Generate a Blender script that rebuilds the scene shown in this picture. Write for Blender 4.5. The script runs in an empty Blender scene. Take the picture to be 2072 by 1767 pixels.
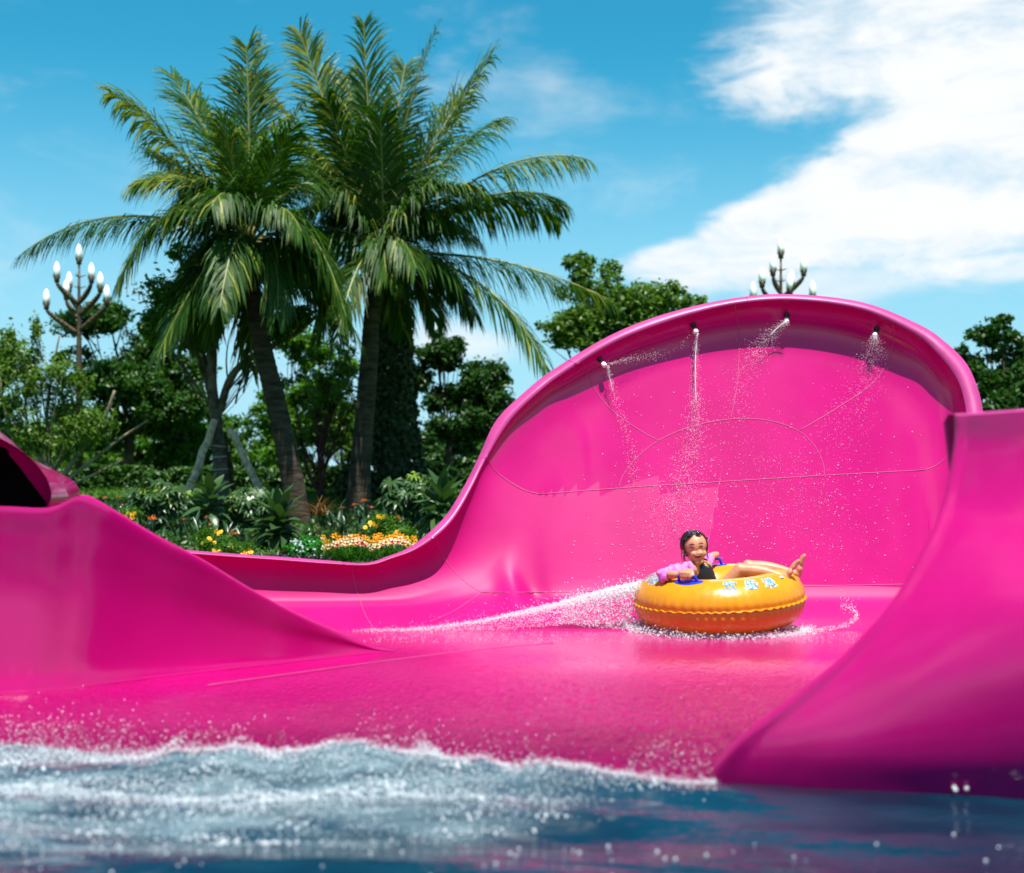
import bpy, bmesh, math, random
import numpy as np
from mathutils import Vector, Matrix
from mathutils.bvhtree import BVHTree

rng = np.random.default_rng(11)
random.seed(11)
S = bpy.context.scene
COL = S.collection
R = math.radians

# ------------------------------------------------------------------ camera
FV, HZ, CX, CAMZ = 50 / 36 * 2072.0, 960.0, 1036.0, 1.1
cam_d = bpy.data.cameras.new('camera')
cam = bpy.data.objects.new('camera', cam_d)
COL.objects.link(cam)
cam.location = (0, 0, CAMZ)
cam.rotation_euler = (R(90), 0, 0)
cam_d.lens, cam_d.sensor_width, cam_d.sensor_fit = 50, 36, 'HORIZONTAL'
cam_d.shift_y = (HZ - 883.25) / 2072.0
cam_d.clip_start, cam_d.clip_end = 0.1, 3000
cam_d.dof.use_dof = True
cam_d.dof.focus_distance = 11.5
cam_d.dof.aperture_fstop = 1.6
S.camera = cam

# ------------------------------------------------------------------ light
SUN_EL, SUN_AZ = 70.0, 15.0          # azimuth: degrees to the right, seen from behind the camera
sun_dir = Vector((math.sin(R(SUN_AZ)) * math.cos(R(SUN_EL)), -math.cos(R(SUN_AZ)) * math.cos(R(SUN_EL)), math.sin(R(SUN_EL))))
sun_d = bpy.data.lights.new('sun', 'SUN')
sun_d.energy, sun_d.angle, sun_d.color = 5.0, R(0.55), (1.0, 0.965, 0.9)
sun = bpy.data.objects.new('sun', sun_d)
COL.objects.link(sun)
sun.rotation_euler = sun_dir.to_track_quat('Z', 'Y').to_euler()

world = bpy.data.worlds.new('World')
S.world = world
world.use_nodes = True
S.view_settings.view_transform = 'Standard'
S.view_settings.look = 'None'
S.view_settings.exposure = 0.90
S.view_settings.gamma = 1.0
S.view_settings.use_curve_mapping = False
S.cycles.caustics_reflective = False
S.cycles.caustics_refractive = False
S.cycles.sample_clamp_indirect = 2.5


class NT:
    """tiny helper to wire nodes"""
    def __init__(s, tree):
        s.t = tree
        s.L = tree.links.new

    def n(s, kind, **kw):
        nd = s.t.nodes.new(kind)
        for k, v in kw.items():
            setattr(nd, k, v)
        return nd

    def put(s, sock, v):
        if isinstance(v, bpy.types.NodeSocket):
            s.L(v, sock)
        elif v is not None:
            sock.default_value = v

    def math(s, op, a, b=None, c=None, clamp=False):
        nd = s.n('ShaderNodeMath', operation=op, use_clamp=clamp)
        for i, v in enumerate((a, b, c)):
            s.put(nd.inputs[i], v)
        return nd.outputs[0]

    def vmath(s, op, a, b=None, out=0):
        nd = s.n('ShaderNodeVectorMath', operation=op)
        s.put(nd.inputs[0], a)
        s.put(nd.inputs[1], b)
        return nd.outputs[out]

    def mixc(s, f, a, b, blend='MIX'):
        nd = s.n('ShaderNodeMix', data_type='RGBA', blend_type=blend)
        s.put(nd.inputs[0], f)
        s.put(nd.inputs[6], a)
        s.put(nd.inputs[7], b)
        return nd.outputs[2]

    def ramp(s, f, lo, hi, a=0.0, b=1.0):
        nd = s.n('ShaderNodeMapRange', interpolation_type='SMOOTHSTEP')
        s.put(nd.inputs[0], f)
        for i, v in enumerate((lo, hi, a, b)):
            s.put(nd.inputs[i + 1], v)
        return nd.outputs[0]

    def noise(s, vec, scale, detail=4, rough=0.55, dist=0.0):
        nd = s.n('ShaderNodeTexNoise')
        s.put(nd.inputs['Vector'], vec)
        nd.inputs['Scale'].default_value = scale
        nd.inputs['Detail'].default_value = detail
        nd.inputs['Roughness'].default_value = rough
        nd.inputs['Distortion'].default_value = dist
        return nd.outputs[0]

    def xyz(s, x, y, z):
        nd = s.n('ShaderNodeCombineXYZ')
        for i, v in enumerate((x, y, z)):
            s.put(nd.inputs[i], v)
        return nd.outputs[0]


def build_sky():
    t = world.node_tree
    t.nodes.clear()
    q = NT(t)
    out = q.n('ShaderNodeOutputWorld')
    bg = q.n('ShaderNodeBackground')
    q.L(bg.outputs[0], out.inputs[0])
    sky = q.n('ShaderNodeTexSky', sky_type='NISHITA', sun_disc=False)
    sky.sun_elevation = R(SUN_EL)
    sky.sun_rotation = R(180 - SUN_AZ)
    sky.altitude, sky.air_density, sky.dust_density, sky.ozone_density = 0, 1.0, 0.35, 1.6
    # richer, more cyan blue as in the photograph, the same all the way round
    tint = q.mixc(1.0, sky.outputs[0], (0.23, 1.36, 1.45, 1), 'MULTIPLY')
    tc = q.n('ShaderNodeTexCoord').outputs['Generated']
    sep = q.n('ShaderNodeSeparateXYZ')
    q.L(tc, sep.inputs[0])
    x, y, z = sep.outputs
    az = q.math('ARCTAN2', x, y)
    el = q.math('ARCSINE', z)
    flat = q.xyz(az, el, 0.0)
    # wisps of the clouds are stretched along a slanting direction
    rot = q.n('ShaderNodeMapping')
    q.L(flat, rot.inputs[0])
    rot.inputs['Rotation'].default_value = (0, 0, R(-24))
    rot.inputs['Scale'].default_value = (0.55, 1.5, 1)
    n1 = q.noise(rot.outputs[0], 9.0, 9, 0.6, 0.5)
    n2 = q.noise(flat, 5.0, 5, 0.55, 0.2)
    n3 = q.noise(rot.outputs[0], 26.0, 9, 0.66, 0.6)
    edge = q.math('ADD', q.math('MULTIPLY', q.math('SUBTRACT', n1, 0.5), 0.75), q.math('ADD', q.math('MULTIPLY', q.math('SUBTRACT', n2, 0.5), 0.45), q.math('MULTIPLY', q.math('SUBTRACT', n3, 0.5), 0.55)))

    def blob(px, py, rx, ry, rotdeg):
        a, b = (px - CX) / FV, (HZ - py) / FV
        m = q.n('ShaderNodeMapping', vector_type='TEXTURE')
        q.L(flat, m.inputs[0])
        m.inputs['Location'].default_value = (math.atan(a), math.atan(b * math.cos(math.atan(a))), 0)
        m.inputs['Rotation'].default_value = (0, 0, R(rotdeg))
        m.inputs['Scale'].default_value = (rx / FV, ry / FV, 1)
        return q.math('SUBTRACT', 1.0, q.vmath('LENGTH', m.outputs[0], out=1))

    blobs = [blob(1860, 40, 470, 260, 0), blob(1960, 330, 430, 250, 18), blob(1640, 440, 440, 105, 24), blob(1480, 520, 280, 62, 6), blob(2500, 250, 500, 420, 0), blob(2200, -350, 700, 420, 10)]
    big = blobs[0]
    for b in blobs[1:]:
        big = q.math('MAXIMUM', big, b)
    d_big = q.math('MULTIPLY', q.ramp(q.math('ADD', big, edge), -0.02, 0.36), q.ramp(q.math('ADD', q.math('MULTIPLY', n1, 0.6), q.math('MULTIPLY', n3, 0.4)), 0.30, 0.54, 0.55, 1.0))
    thin = q.math('MAXIMUM', blob(1700, 575, 300, 60, 4), blob(2060, 545, 150, 30, 8))
    thin = q.math('MAXIMUM', thin, blob(920, 690, 150, 60, -8))
    d_thin = q.math('MULTIPLY', q.ramp(q.math('ADD', thin, q.math('MULTIPLY', edge, 1.1)), -0.05, 0.75), 0.75)
    # high faint wisps everywhere
    d_w = q.math('MULTIPLY', q.ramp(q.math('ADD', q.math('MULTIPLY', n1, 0.6), q.math('MULTIPLY', n2, 0.5)), 0.56, 0.80), 0.5)
    # other clouds away from this view
    bank = q.noise(tc, 2.2, 7, 0.55, 0.3)
    away = q.ramp(q.math('ABSOLUTE', az), 0.7, 1.2)
    d_far = q.math('MULTIPLY', q.ramp(bank, 0.52, 0.68), q.math('MULTIPLY', away, 0.9))
    d = q.math('MAXIMUM', q.math('MAXIMUM', d_big, d_thin), q.math('MAXIMUM', d_w, d_far))
    shade = q.ramp(q.math('ADD', q.math('MULTIPLY', n1, 0.7), q.math('MULTIPLY', n3, 0.4)), 0.38, 0.62, 0.45, 1.0)
    ccol = q.mixc(shade, (5.4, 7.9, 9.6, 1), (9.9, 10.1, 10.3, 1))
    # haze whitening just over the horizon
    hz = q.ramp(el, -0.01, 0.30, 0.85, 0.0)
    base = q.mixc(hz, tint, (5.4, 7.9, 9.9, 1))
    q.L(q.mixc(d, base, ccol), bg.inputs[0])
    bg.inputs[1].default_value = 0.0535


build_sky()


# ------------------------------------------------------------------ helpers
def at(px, py, Y):
    return np.array([(px - CX) / FV * Y, Y, CAMZ - (py - HZ) / FV * Y])


def zline(py, z):
    """distance at which something of height z shows at row py"""
    return (CAMZ - z) * FV / (py - HZ)


def tag(o, label=None, cat=None, group=None, kind=None):
    if label: o['label'] = label
    if cat: o['category'] = cat
    if group: o['group'] = group
    if kind: o['kind'] = kind
    return o


def empty(name, loc, label, cat, group=None):
    o = bpy.data.objects.new(name, None)
    o.empty_display_size = 0.1
    o.location = loc
    COL.objects.link(o)
    return tag(o, label, cat, group)


def link(name, me, parent=None, loc=None):
    o = bpy.data.objects.new(name, me)
    COL.objects.link(o)
    if loc is not None:
        o.location = loc
    if parent is not None:
        o.parent = parent
    return o


def mesh(name, V, F, mats, smooth=True, mi=None):
    """V (n,3); F either (m,k) array or list of index tuples"""
    me = bpy.data.meshes.new(name)
    V = np.asarray(V, np.float32).reshape(-1, 3)
    if isinstance(F, np.ndarray):
        k = F.shape[1]
        me.vertices.add(len(V))
        me.vertices.foreach_set('co', V.ravel())
        me.loops.add(F.size)
        me.loops.foreach_set('vertex_index', F.astype(np.int32).ravel())
        me.polygons.add(len(F))
        me.polygons.foreach_set('loop_start', np.arange(0, F.size, k, dtype=np.int32))
        me.update(calc_edges=True)
        me.validate()
    else:
        me.from_pydata(V.tolist(), [], F)
        me.update()
    for m in (mats if isinstance(mats, (list, tuple)) else [mats]):
        me.materials.append(m)
    if mi is not None:
        me.polygons.foreach_set('material_index', np.asarray(mi, np.int32))
    if smooth:
        me.polygons.foreach_set('use_smooth', np.ones(len(me.polygons), bool))
    me.update()
    return me


class MB:
    """collects pieces into one mesh (with material slots)"""
    def __init__(s):
        s.V, s.F, s.M, s.n = [], [], [], 0

    def add(s, V, F, m=0):
        V = np.asarray(V, float).reshape(-1, 3)
        s.V.append(V)
        s.F += [tuple(int(i) + s.n for i in f) for f in F]
        s.M += [m] * len(F)
        s.n += len(V)
        return s

    def tube(s, pts, rad, sides=8, m=0, cap=True):
        V, F = tube(pts, rad, sides, cap)
        return s.add(V, F, m)

    def done(s, name, mats, parent=None, smooth=True, loc=None):
        return link(name, mesh(name, np.concatenate(s.V), s.F, mats, smooth, s.M), parent, loc)


def tube(pts, rad, sides=8, cap=True):
    P = np.asarray(pts, float)
    n = len(P)
    rad = np.broadcast_to(np.asarray(rad, float), (n,)) if np.ndim(rad) < 2 else rad
    T = np.gradient(P, axis=0)
    T /= np.linalg.norm(T, axis=1)[:, None] + 1e-9
    up = np.array([0, 0, 1.0]) if abs(T[0][2]) < 0.9 else np.array([1.0, 0, 0])
    V = []
    a = np.linspace(0, 2 * np.pi, sides, endpoint=False)
    N = np.cross(T[0], up)
    N /= np.linalg.norm(N)
    for i in range(n):
        N = N - T[i] * np.dot(N, T[i])
        N /= np.linalg.norm(N) + 1e-9
        B = np.cross(T[i], N)
        V.append(P[i] + rad[i] * (np.cos(a)[:, None] * N + np.sin(a)[:, None] * B))
    V = np.concatenate(V)
    F = []
    for i in range(n - 1):
        for j in range(sides):
            k = (j + 1) % sides
            F.append((i * sides + j, i * sides + k, (i + 1) * sides + k, (i + 1) * sides + j))
    if cap:
        F.append(tuple(range(sides))[::-1])
        F.append(tuple((n - 1) * sides + j for j in range(sides)))
    return V, F


def lathe(prof, sides=16, c=(0, 0, 0)):
    prof = np.asarray(prof, float)
    a = np.linspace(0, 2 * np.pi, sides, endpoint=False)
    V = np.concatenate([np.stack([r * np.cos(a), r * np.sin(a), np.full(sides, z)], 1) for r, z in prof]) + np.asarray(c)
    n = len(prof)
    F = [(i * sides + j, i * sides + (j + 1) % sides, (i + 1) * sides + (j + 1) % sides, (i + 1) * sides + j) for i in range(n - 1) for j in range(sides)]
    F += [tuple(range(sides))[::-1], tuple((n - 1) * sides + j for j in range(sides))]
    return V, F


def grid_faces(nr, nc, wrap=False):
    i = np.arange(nr - 1)[:, None]
    j = np.arange(nc if wrap else nc - 1)[None, :]
    k = (j + 1) % nc
    return np.stack([(i * nc + j), (i * nc + k), ((i + 1) * nc + k), ((i + 1) * nc + j)], -1).reshape(-1, 4)


def crom(P, n):
    """Catmull-Rom through P with n steps for each span"""
    P = np.asarray(P, float)
    E = np.concatenate([[2 * P[0] - P[1]], P, [2 * P[-1] - P[-2]]])
    t = np.linspace(0, 1, n, endpoint=False)
    out = []
    sh = (n,) + (1,) * (P.ndim - 1)
    t = t.reshape(sh)
    for i in range(len(P) - 1):
        p0, p1, p2, p3 = E[i:i + 4]
        out.append(0.5 * (2 * p1 + (p2 - p0) * t + (2 * p0 - 5 * p1 + 4 * p2 - p3) * t ** 2 + (3 * p1 - p0 - 3 * p2 + p3) * t ** 3))
    out.append(P[-1:])
    return np.concatenate(out)


def bez(P0, P1, P2, P3, n):
    t = np.linspace(0, 1, n)[:, None]
    return (1 - t) ** 3 * P0 + 3 * (1 - t) ** 2 * t * P1 + 3 * (1 - t) * t ** 2 * P2 + t ** 3 * P3


def bez2(P0, P1, P2, n):
    t = np.linspace(0, 1, n)[:, None]
    return (1 - t) ** 2 * P0 + 2 * (1 - t) * t * P1 + t ** 2 * P2


def vnoise(x, y, seed=0):
    xi, yi = np.floor(x).astype(np.int64), np.floor(y).astype(np.int64)
    fx, fy = x - xi, y - yi
    fx, fy = fx * fx * (3 - 2 * fx), fy * fy * (3 - 2 * fy)

    def h(a, b):
        v = (a * 374761393 + b * 668265263 + seed * 974711) & 0x7fffffff
        v = ((v ^ (v >> 13)) * 1274126177) & 0x7fffffff
        return ((v ^ (v >> 16)) & 0xffff) / 65535.0
    return (h(xi, yi) * (1 - fx) + h(xi + 1, yi) * fx) * (1 - fy) + (h(xi, yi + 1) * (1 - fx) + h(xi + 1, yi + 1) * fx) * fy


def fbm(x, y, oct=4, seed=0, gain=0.5):
    v, a, tot = 0, 1.0, 0
    for o in range(oct):
        v = v + a * vnoise(x * 2 ** o, y * 2 ** o, seed + o * 17)
        tot += a
        a *= gain
    return v / tot


def sstep(a, b, x):
    t = np.clip((x - a) / (b - a), 0, 1)
    return t * t * (3 - 2 * t)


# ------------------------------------------------------------------ materials
def principled(name, color, rough=0.5, spec=0.5, coat=0.0, coat_rough=0.05, metal=0.0, trans=0.0, ior=1.45, vary=None, bump=None, sss=0.0):
    """vary: (scale, amount) brightness noise in object space; bump: (scale, strength)"""
    m = bpy.data.materials.new(name)
    m.use_nodes = True
    q = NT(m.node_tree)
    p = m.node_tree.nodes['Principled BSDF']
    p.inputs['Base Color'].default_value = (*color, 1)
    p.inputs['Roughness'].default_value = rough
    p.inputs['Specular IOR Level'].default_value = spec
    p.inputs['Coat Weight'].default_value = coat
    p.inputs['Coat Roughness'].default_value = coat_rough
    p.inputs['Metallic'].default_value = metal
    p.inputs['Transmission Weight'].default_value = trans
    p.inputs['IOR'].default_value = ior
    if sss:
        p.inputs['Subsurface Weight'].default_value = sss
        p.inputs['Subsurface Radius'].default_value = (0.02, 0.008, 0.004)
    oc = q.n('ShaderNodeTexCoord').outputs['Object']
    if vary:
        f = q.noise(oc, vary[0], 5, 0.6)
        lo = tuple(c * (1 - vary[1]) for c in color) + (1,)
        hi = tuple(min(1, c * (1 + vary[1])) for c in color) + (1,)
        q.L(q.mixc(q.ramp(f, 0.3, 0.7), lo, hi), p.inputs['Base Color'])
    if bump:
        b = q.n('ShaderNodeBump')
        b.inputs['Strength'].default_value = bump[1]
        b.inputs['Distance'].default_value = bump[2] if len(bump) > 2 else 0.02
        q.L(q.noise(oc, bump[0], 4, 0.6), b.inputs['Height'])
        q.L(b.outputs[0], p.inputs['Normal'])
    return m


def leafmat(name, lo, hi, trans=0.35, rough=0.42, tip=None):
    """leaf green that differs from leaf to leaf, lets some light through"""
    m = bpy.data.materials.new(name)
    m.use_nodes = True
    q = NT(m.node_tree)
    p = m.node_tree.nodes['Principled BSDF']
    out = m.node_tree.nodes['Material Output']
    g = q.n('ShaderNodeNewGeometry')
    oi = q.n('ShaderNodeObjectInfo')
    f = q.math('ADD', q.math('MULTIPLY', g.outputs['Random Per Island'], 0.65), q.math('MULTIPLY', oi.outputs['Random'], 0.35))
    c = q.mixc(f, (*lo, 1), (*hi, 1))
    if tip:
        n = q.noise(q.n('ShaderNodeTexCoord').outputs['Object'], 1.3, 3, 0.5)
        c = q.mixc(q.ramp(n, 0.52, 0.72), c, (*tip, 1))
    q.L(c, p.inputs['Base Color'])
    p.inputs['Roughness'].default_value = rough
    p.inputs['Specular IOR Level'].default_value = 0.35
    tr = q.n('ShaderNodeBsdfTranslucent')
    q.L(q.mixc(1.0, c, (1.25, 1.3, 0.5, 1), 'MULTIPLY'), tr.inputs[0])
    mx = q.n('ShaderNodeMixShader')
    mx.inputs[0].default_value = trans
    q.L(p.outputs[0], mx.inputs[1])
    q.L(tr.outputs[0], mx.inputs[2])
    q.L(mx.outputs[0], out.inputs[0])
    return m


def pinkmat(name, wet=0.0, worn=False):
    """glossy magenta glass-fibre gelcoat; wet adds the ripple of running water"""
    m = bpy.data.materials.new(name)
    m.use_nodes = True
    q = NT(m.node_tree)
    p = m.node_tree.nodes['Principled BSDF']
    oc = q.n('ShaderNodeTexCoord').outputs['Object']
    f = q.noise(oc, 1.6, 5, 0.6)
    c = q.mixc(q.ramp(f, 0.3, 0.75), (0.37, 0.0012, 0.112, 1), (0.43, 0.0020, 0.138, 1))
    # faint chalky scuffs that run down the shell
    st = q.n('ShaderNodeMapping')
    q.L(oc, st.inputs[0])
    st.inputs['Scale'].default_value = (9, 3, 0.7)
    sc = q.ramp(q.noise(st.outputs[0], 2.2, 8, 0.7), 0.62, 0.82, 0.0, 0.10)
    c = q.mixc(sc, c, (0.46, 0.085, 0.25, 1))
    q.L(c, p.inputs['Base Color'])
    p.inputs['Specular IOR Level'].default_value = 0.5
    p.inputs['Roughness'].default_value = 0.22
    q.L(q.ramp(q.noise(oc, 3.0, 4, 0.6), 0.3, 0.8, 0.11, 0.17), p.inputs['Roughness'])
    b = q.n('ShaderNodeBump')
    if wet:
        sp = q.n('ShaderNodeSeparateXYZ')
        q.L(oc, sp.inputs[0])
        near = q.ramp(sp.outputs[1], 7.9 - 9, 5.9 - 9)          # water breaks up towards the pool
        w = q.n('ShaderNodeMapping')
        q.L(oc, w.inputs[0])
        w.inputs['Scale'].default_value = (1.0, 0.38, 1)
        rip = q.noise(w.outputs[0], 16.0, 3, 0.6)
        grain = q.noise(w.outputs[0], 46.0, 3, 0.65)
        lip_ = q.ramp(sp.outputs[1], 6.2 - 9, 5.6 - 9)
        h = q.math('ADD', q.math('MULTIPLY', rip, q.math('ADD', q.math('MULTIPLY', near, 0.3), 0.05)), q.math('MULTIPLY', grain, q.math('ADD', q.math('ADD', q.math('MULTIPLY', near, 2.6), 0.12), q.math('MULTIPLY', lip_, 3.0))))
        q.L(h, b.inputs['Height'])
        b.inputs['Distance'].default_value = 0.030
        b.inputs['Strength'].default_value = 1.0
        p.inputs['Roughness'].default_value = 0.12
        for l in list(m.node_tree.links):
            if l.to_socket == p.inputs['Roughness']:
                m.node_tree.links.remove(l)
        q.L(b.outputs[0], p.inputs['Normal'])
    else:
        q.L(q.noise(oc, 5.0, 3, 0.5), b.inputs['Height'])
        b.inputs['Distance'].default_value = 0.01
        b.inputs['Strength'].default_value = 0.12
        if worn:
            for l in list(m.node_tree.links):
                if l.to_socket == p.inputs['Roughness']:
                    m.node_tree.links.remove(l)
            p.inputs['Roughness'].default_value = 0.5
            p.inputs['Specular IOR Level'].default_value = 0.22
        q.L(b.outputs[0], p.inputs['Normal'])
    return m


PINK = pinkmat('pink_gelcoat')
PINK_WET = pinkmat('pink_gelcoat_wet', 1.0)
PINK_LOW = pinkmat('pink_gelcoat_worn', 0.0, True)
PINK_EDGE = principled('pink_raw_edge', (0.40, 0.040, 0.19), 0.4, vary=(6, 0.12))
SEAM = principled('seam_sealant', (0.44, 0.055, 0.19), 0.5)
CHUTE_SHADE = principled('painted_chute_shade', (0.004, 0.003, 0.004), 0.9, spec=0.05)  # near-black colour stands in for the shade inside the pink chute
WHITE_WATER = principled('white_water', (0.86, 0.88, 0.9), 0.2, spec=0.6)
q = NT(WHITE_WATER.node_tree)
_tr = q.n('ShaderNodeBsdfTranslucent')
_tr.inputs[0].default_value = (0.9, 0.9, 0.92, 1)
_mx = q.n('ShaderNodeMixShader')
_mx.inputs[0].default_value = 0.5
q.L(WHITE_WATER.node_tree.nodes['Principled BSDF'].outputs[0], _mx.inputs[1])
q.L(_tr.outputs[0], _mx.inputs[2])
q.L(_mx.outputs[0], WHITE_WATER.node_tree.nodes['Material Output'].inputs[0])
# ------------------------------------------------------------------ the water slide
slide = empty('water_slide', (0, 9.0, 0), 'big glossy magenta water slide with high curling bowl wall and flared sides at pool edge', 'water slide')
inv_slide = Vector((0, -9.0, 0))


def slide_part(name, V, F, mat, label=None, smooth=True):
    o = link(name, mesh(name, np.asarray(V) - np.array([0, 9.0, 0]), F, mat, smooth), slide)
    if label: o['label'] = label
    return o


LEAN = 0.43


def plane_Y(px, py):                    # depth of the flat, leaning wall
    k = (py - HZ) / FV
    return (10.2 + 0.8 * LEAN) / (1 + LEAN * k)


ZF = 0.10
# outer flange px, inner rim px, drop in front of wall plane (or None: depth), tangent point px (depth), foot px
ST = [
    ((-160, 1090), (-155, 1094), 9.30, (-120, 1215, 9.36), -90),
    ((100, 1098), (105, 1102), 9.45, (130, 1213, 9.51), 150),
    ((300, 1109), (303, 1113), 9.6, (325, 1212, 9.66), 340),
    ((440, 1120), (443, 1124), 9.7, (468, 1213, 9.76), 485),
    ((570, 1129), (572, 1133), 9.8, (602, 1214, 9.87), 625),
    ((660, 1136), (664, 1140), 9.87, (710, 1214, 9.95), 740),
    ((736, 1141), (746, 1142.5), 9.93, (812, 1211, 10.02), 850),
    ((782, 1128), (797, 1128), 9.97, (868, 1198, 10.08), 905),
    ((826, 1110), (841, 1112), 10.01, (922, 1182, 10.16), 955),
    ((866, 1080), (885, 1083), 10.06, (975, 1154, 10.27), 1010),
    ((902, 1043), (921, 1044), 10.12, (1018, 1112, 10.36), 1052),
    ((936, 990), (956, 984), 10.2, (1058, 1060, None), 1090),
    ((967, 928), (985, 925), 10.3, (1095, 1000, None), 1128),
    ((1004, 851), (1031, 852), 10.42, (1136, 935, None), 1166),
    ((1061, 794), (1085, 798), 10.53, (1172, 885, None), 1202),
    ((1118, 749), (1141, 755), 10.62, (1210, 846, None), 1238),
    ((1232, 680), (1247, 692), 10.75, (1290, 792, None), 1310),
    ((1347, 635), (1366, 647), 10.85, (1388, 757, None), 1400),
    ((1483, 604), (1489, 616), 10.93, (1492, 738, None), 1495),
    ((1603, 596), (1610, 609), 10.95, (1596, 738, None), 1590),
    ((1746, 613), (1742, 628), 10.9, (1700, 768, None), 1690),
    ((1860, 657), (1850, 676), 10.8, (1782, 822, None), 1775),
    ((1911, 691), (1900, 719), 10.7, (1826, 873, None), 1820),
    ((1953, 733), (1936, 767), 10.58, (1852, 930, None), 1856),
    ((1976, 780), (1952, 815), 10.48, (1866, 985, None), 1884),
    ((1988, 831), (1958, 870), 10.4, (1874, 1040, None), 1910),
    ((1992, 900), (1962, 940), 10.3, (1878, 1095, None), 1935),
    ((1996, 990), (1968, 1030), 10.15, (1890, 1140, None), 1960),
]
ctrl = []
CURL = iter([.12, .16, .19, .21, .24, .27, .30, .33, .345, .35, .35, .35, .34, .34, .33, .31, .29])   # how far the rim stands in front of the wall
for (ox, oy), (rx, ry), yr, (tx, ty, yt), fx in ST:
    if yt is None:
        yr = plane_Y(rx, ry) - next(CURL) * .86
    Rp, Op = at(rx, ry, yr), at(ox, oy, yr + 0.04)
    k = (fx - CX) / FV
    if yt is not None:
        Tp = at(tx, ty, yt)
        Wp = Tp + (np.array([(fx - tx) / FV * yt * 0.5, -0.06, 0]) + np.array([0, 0, -(Tp[2] - ZF) * 0.35]))
        yf = yr - 0.62
    else:
        Tp = at(tx, ty, plane_Y(tx, ty))
        zw = min(0.25, Tp[2] - 0.02)
        yw = 10.2 + (zw - 0.3) * LEAN
        Wp = np.array([((fx * 0.7 + tx * 0.3) - CX) / FV * yw, yw, zw])
        yf = 9.05
    Fp = np.array([k * yf, yf, ZF])
    ctrl.append(np.stack([Op, Rp, Tp, Wp, Fp]))
ctrl = np.array(ctrl)
# soften the hand-placed depths
for _ in range(2):
    for r_ in range(5):
        c = ctrl[:, r_, 1]
        c[1:-1] = 0.25 * c[:-2] + 0.5 * c[1:-1] + 0.25 * c[2:]
CC = crom(ctrl, 10)
NCOL = len(CC)
cols = []
n_wall = np.array([0, -1, LEAN])
n_wall = n_wall / np.linalg.norm(n_wall)
NF, NW, NB = 22, 12, 14
for Op, Rp, Tp, Wp, Fp in CC:
    # bowl lip: leaves the wall along its tangent, curls forward to the rim
    down = (Tp - Wp)
    down /= np.linalg.norm(down) + 1e-9
    chord = Rp - Tp
    L = np.linalg.norm(chord)
    flatdir = chord - n_wall * np.dot(chord, n_wall)
    fl = np.linalg.norm(flatdir)
    tdir = flatdir / (fl + 1e-9)
    nfore = np.dot(chord, n_wall)
    P1 = Tp + tdir * fl * 0.62
    P2 = Tp + flatdir * 1.02 + n_wall * nfore * 0.30
    lip = bez(Rp, P2, P1, Tp, NF)
    wall = Tp + (Wp - Tp) * np.linspace(0, 1, NW)[1:, None]
    d = (Wp - Tp)
    d /= np.linalg.norm(d) + 1e-9
    h = Wp[2] - Fp[2]
    foot = bez(Wp, Wp + d * h * 0.75, Fp + np.array([(Wp[0] - Fp[0]) * 0.4, (Wp[1] - Fp[1]) * 0.55, 0]), Fp, NB)[1:]
    under = Fp + np.array([[0, -.10, -.012], [0, -.25, -.05]])
    cols.append(np.concatenate([lip, wall, foot, under]))
G = np.array(cols)                          # (col, row, 3)
NR = G.shape[1]
# a little smoothing along the columns' direction where lip meets wall
for _ in range(3):
    G[:, 1:-1] = 0.25 * G[:, :-2] + 0.5 * G[:, 1:-1] + 0.25 * G[:, 2:]
for _ in range(4):
    G[1:-1, 1:] = 0.25 * G[:-2, 1:] + 0.5 * G[1:-1, 1:] + 0.25 * G[2:, 1:]
GV = G.reshape(-1, 3)
GF = grid_faces(NCOL, NR)
bowl_bvh = BVHTree.FromPolygons([Vector(v) for v in GV], [tuple(int(i) for i in f) for f in GF])
cam_p = Vector((0, 0, CAMZ))


def hit(px, py, off=0.0):
    """point of the bowl seen at a pixel, pushed off its surface"""
    d = Vector(((px - CX) / FV, 1, -(py - HZ) / FV)).normalized()
    p, n, i, t = bowl_bvh.ray_cast(cam_p, d)
    if p is None:
        return None
    if n.dot(d) > 0: n = -n
    return np.array(p + n * off), np.array(n)


# vertex normals of the whole sheet, so that the panels shade as one surface
tmp = mesh('tmp', GV, GF, PINK)
VN = np.empty(len(GV) * 3, np.float32)
tmp.vertex_normals.foreach_get('vector', VN)
VN = VN.reshape(-1, 3)
bpy.data.meshes.remove(tmp)


def proj(V):
    return CX + V[:, 0] / V[:, 1] * FV, HZ - (V[:, 2] - CAMZ) / V[:, 1] * FV


def inside(px, py, poly):
    c = np.zeros(px.shape, bool)
    n = len(poly)
    for i in range(n):
        x0, y0 = poly[i]
        x1, y1 = poly[(i + 1) % n]
        if y0 == y1: continue
        c ^= ((y0 > py) != (y1 > py)) & (px < (x1 - x0) * (py - y0) / (y1 - y0) + x0)
    return c


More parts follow.
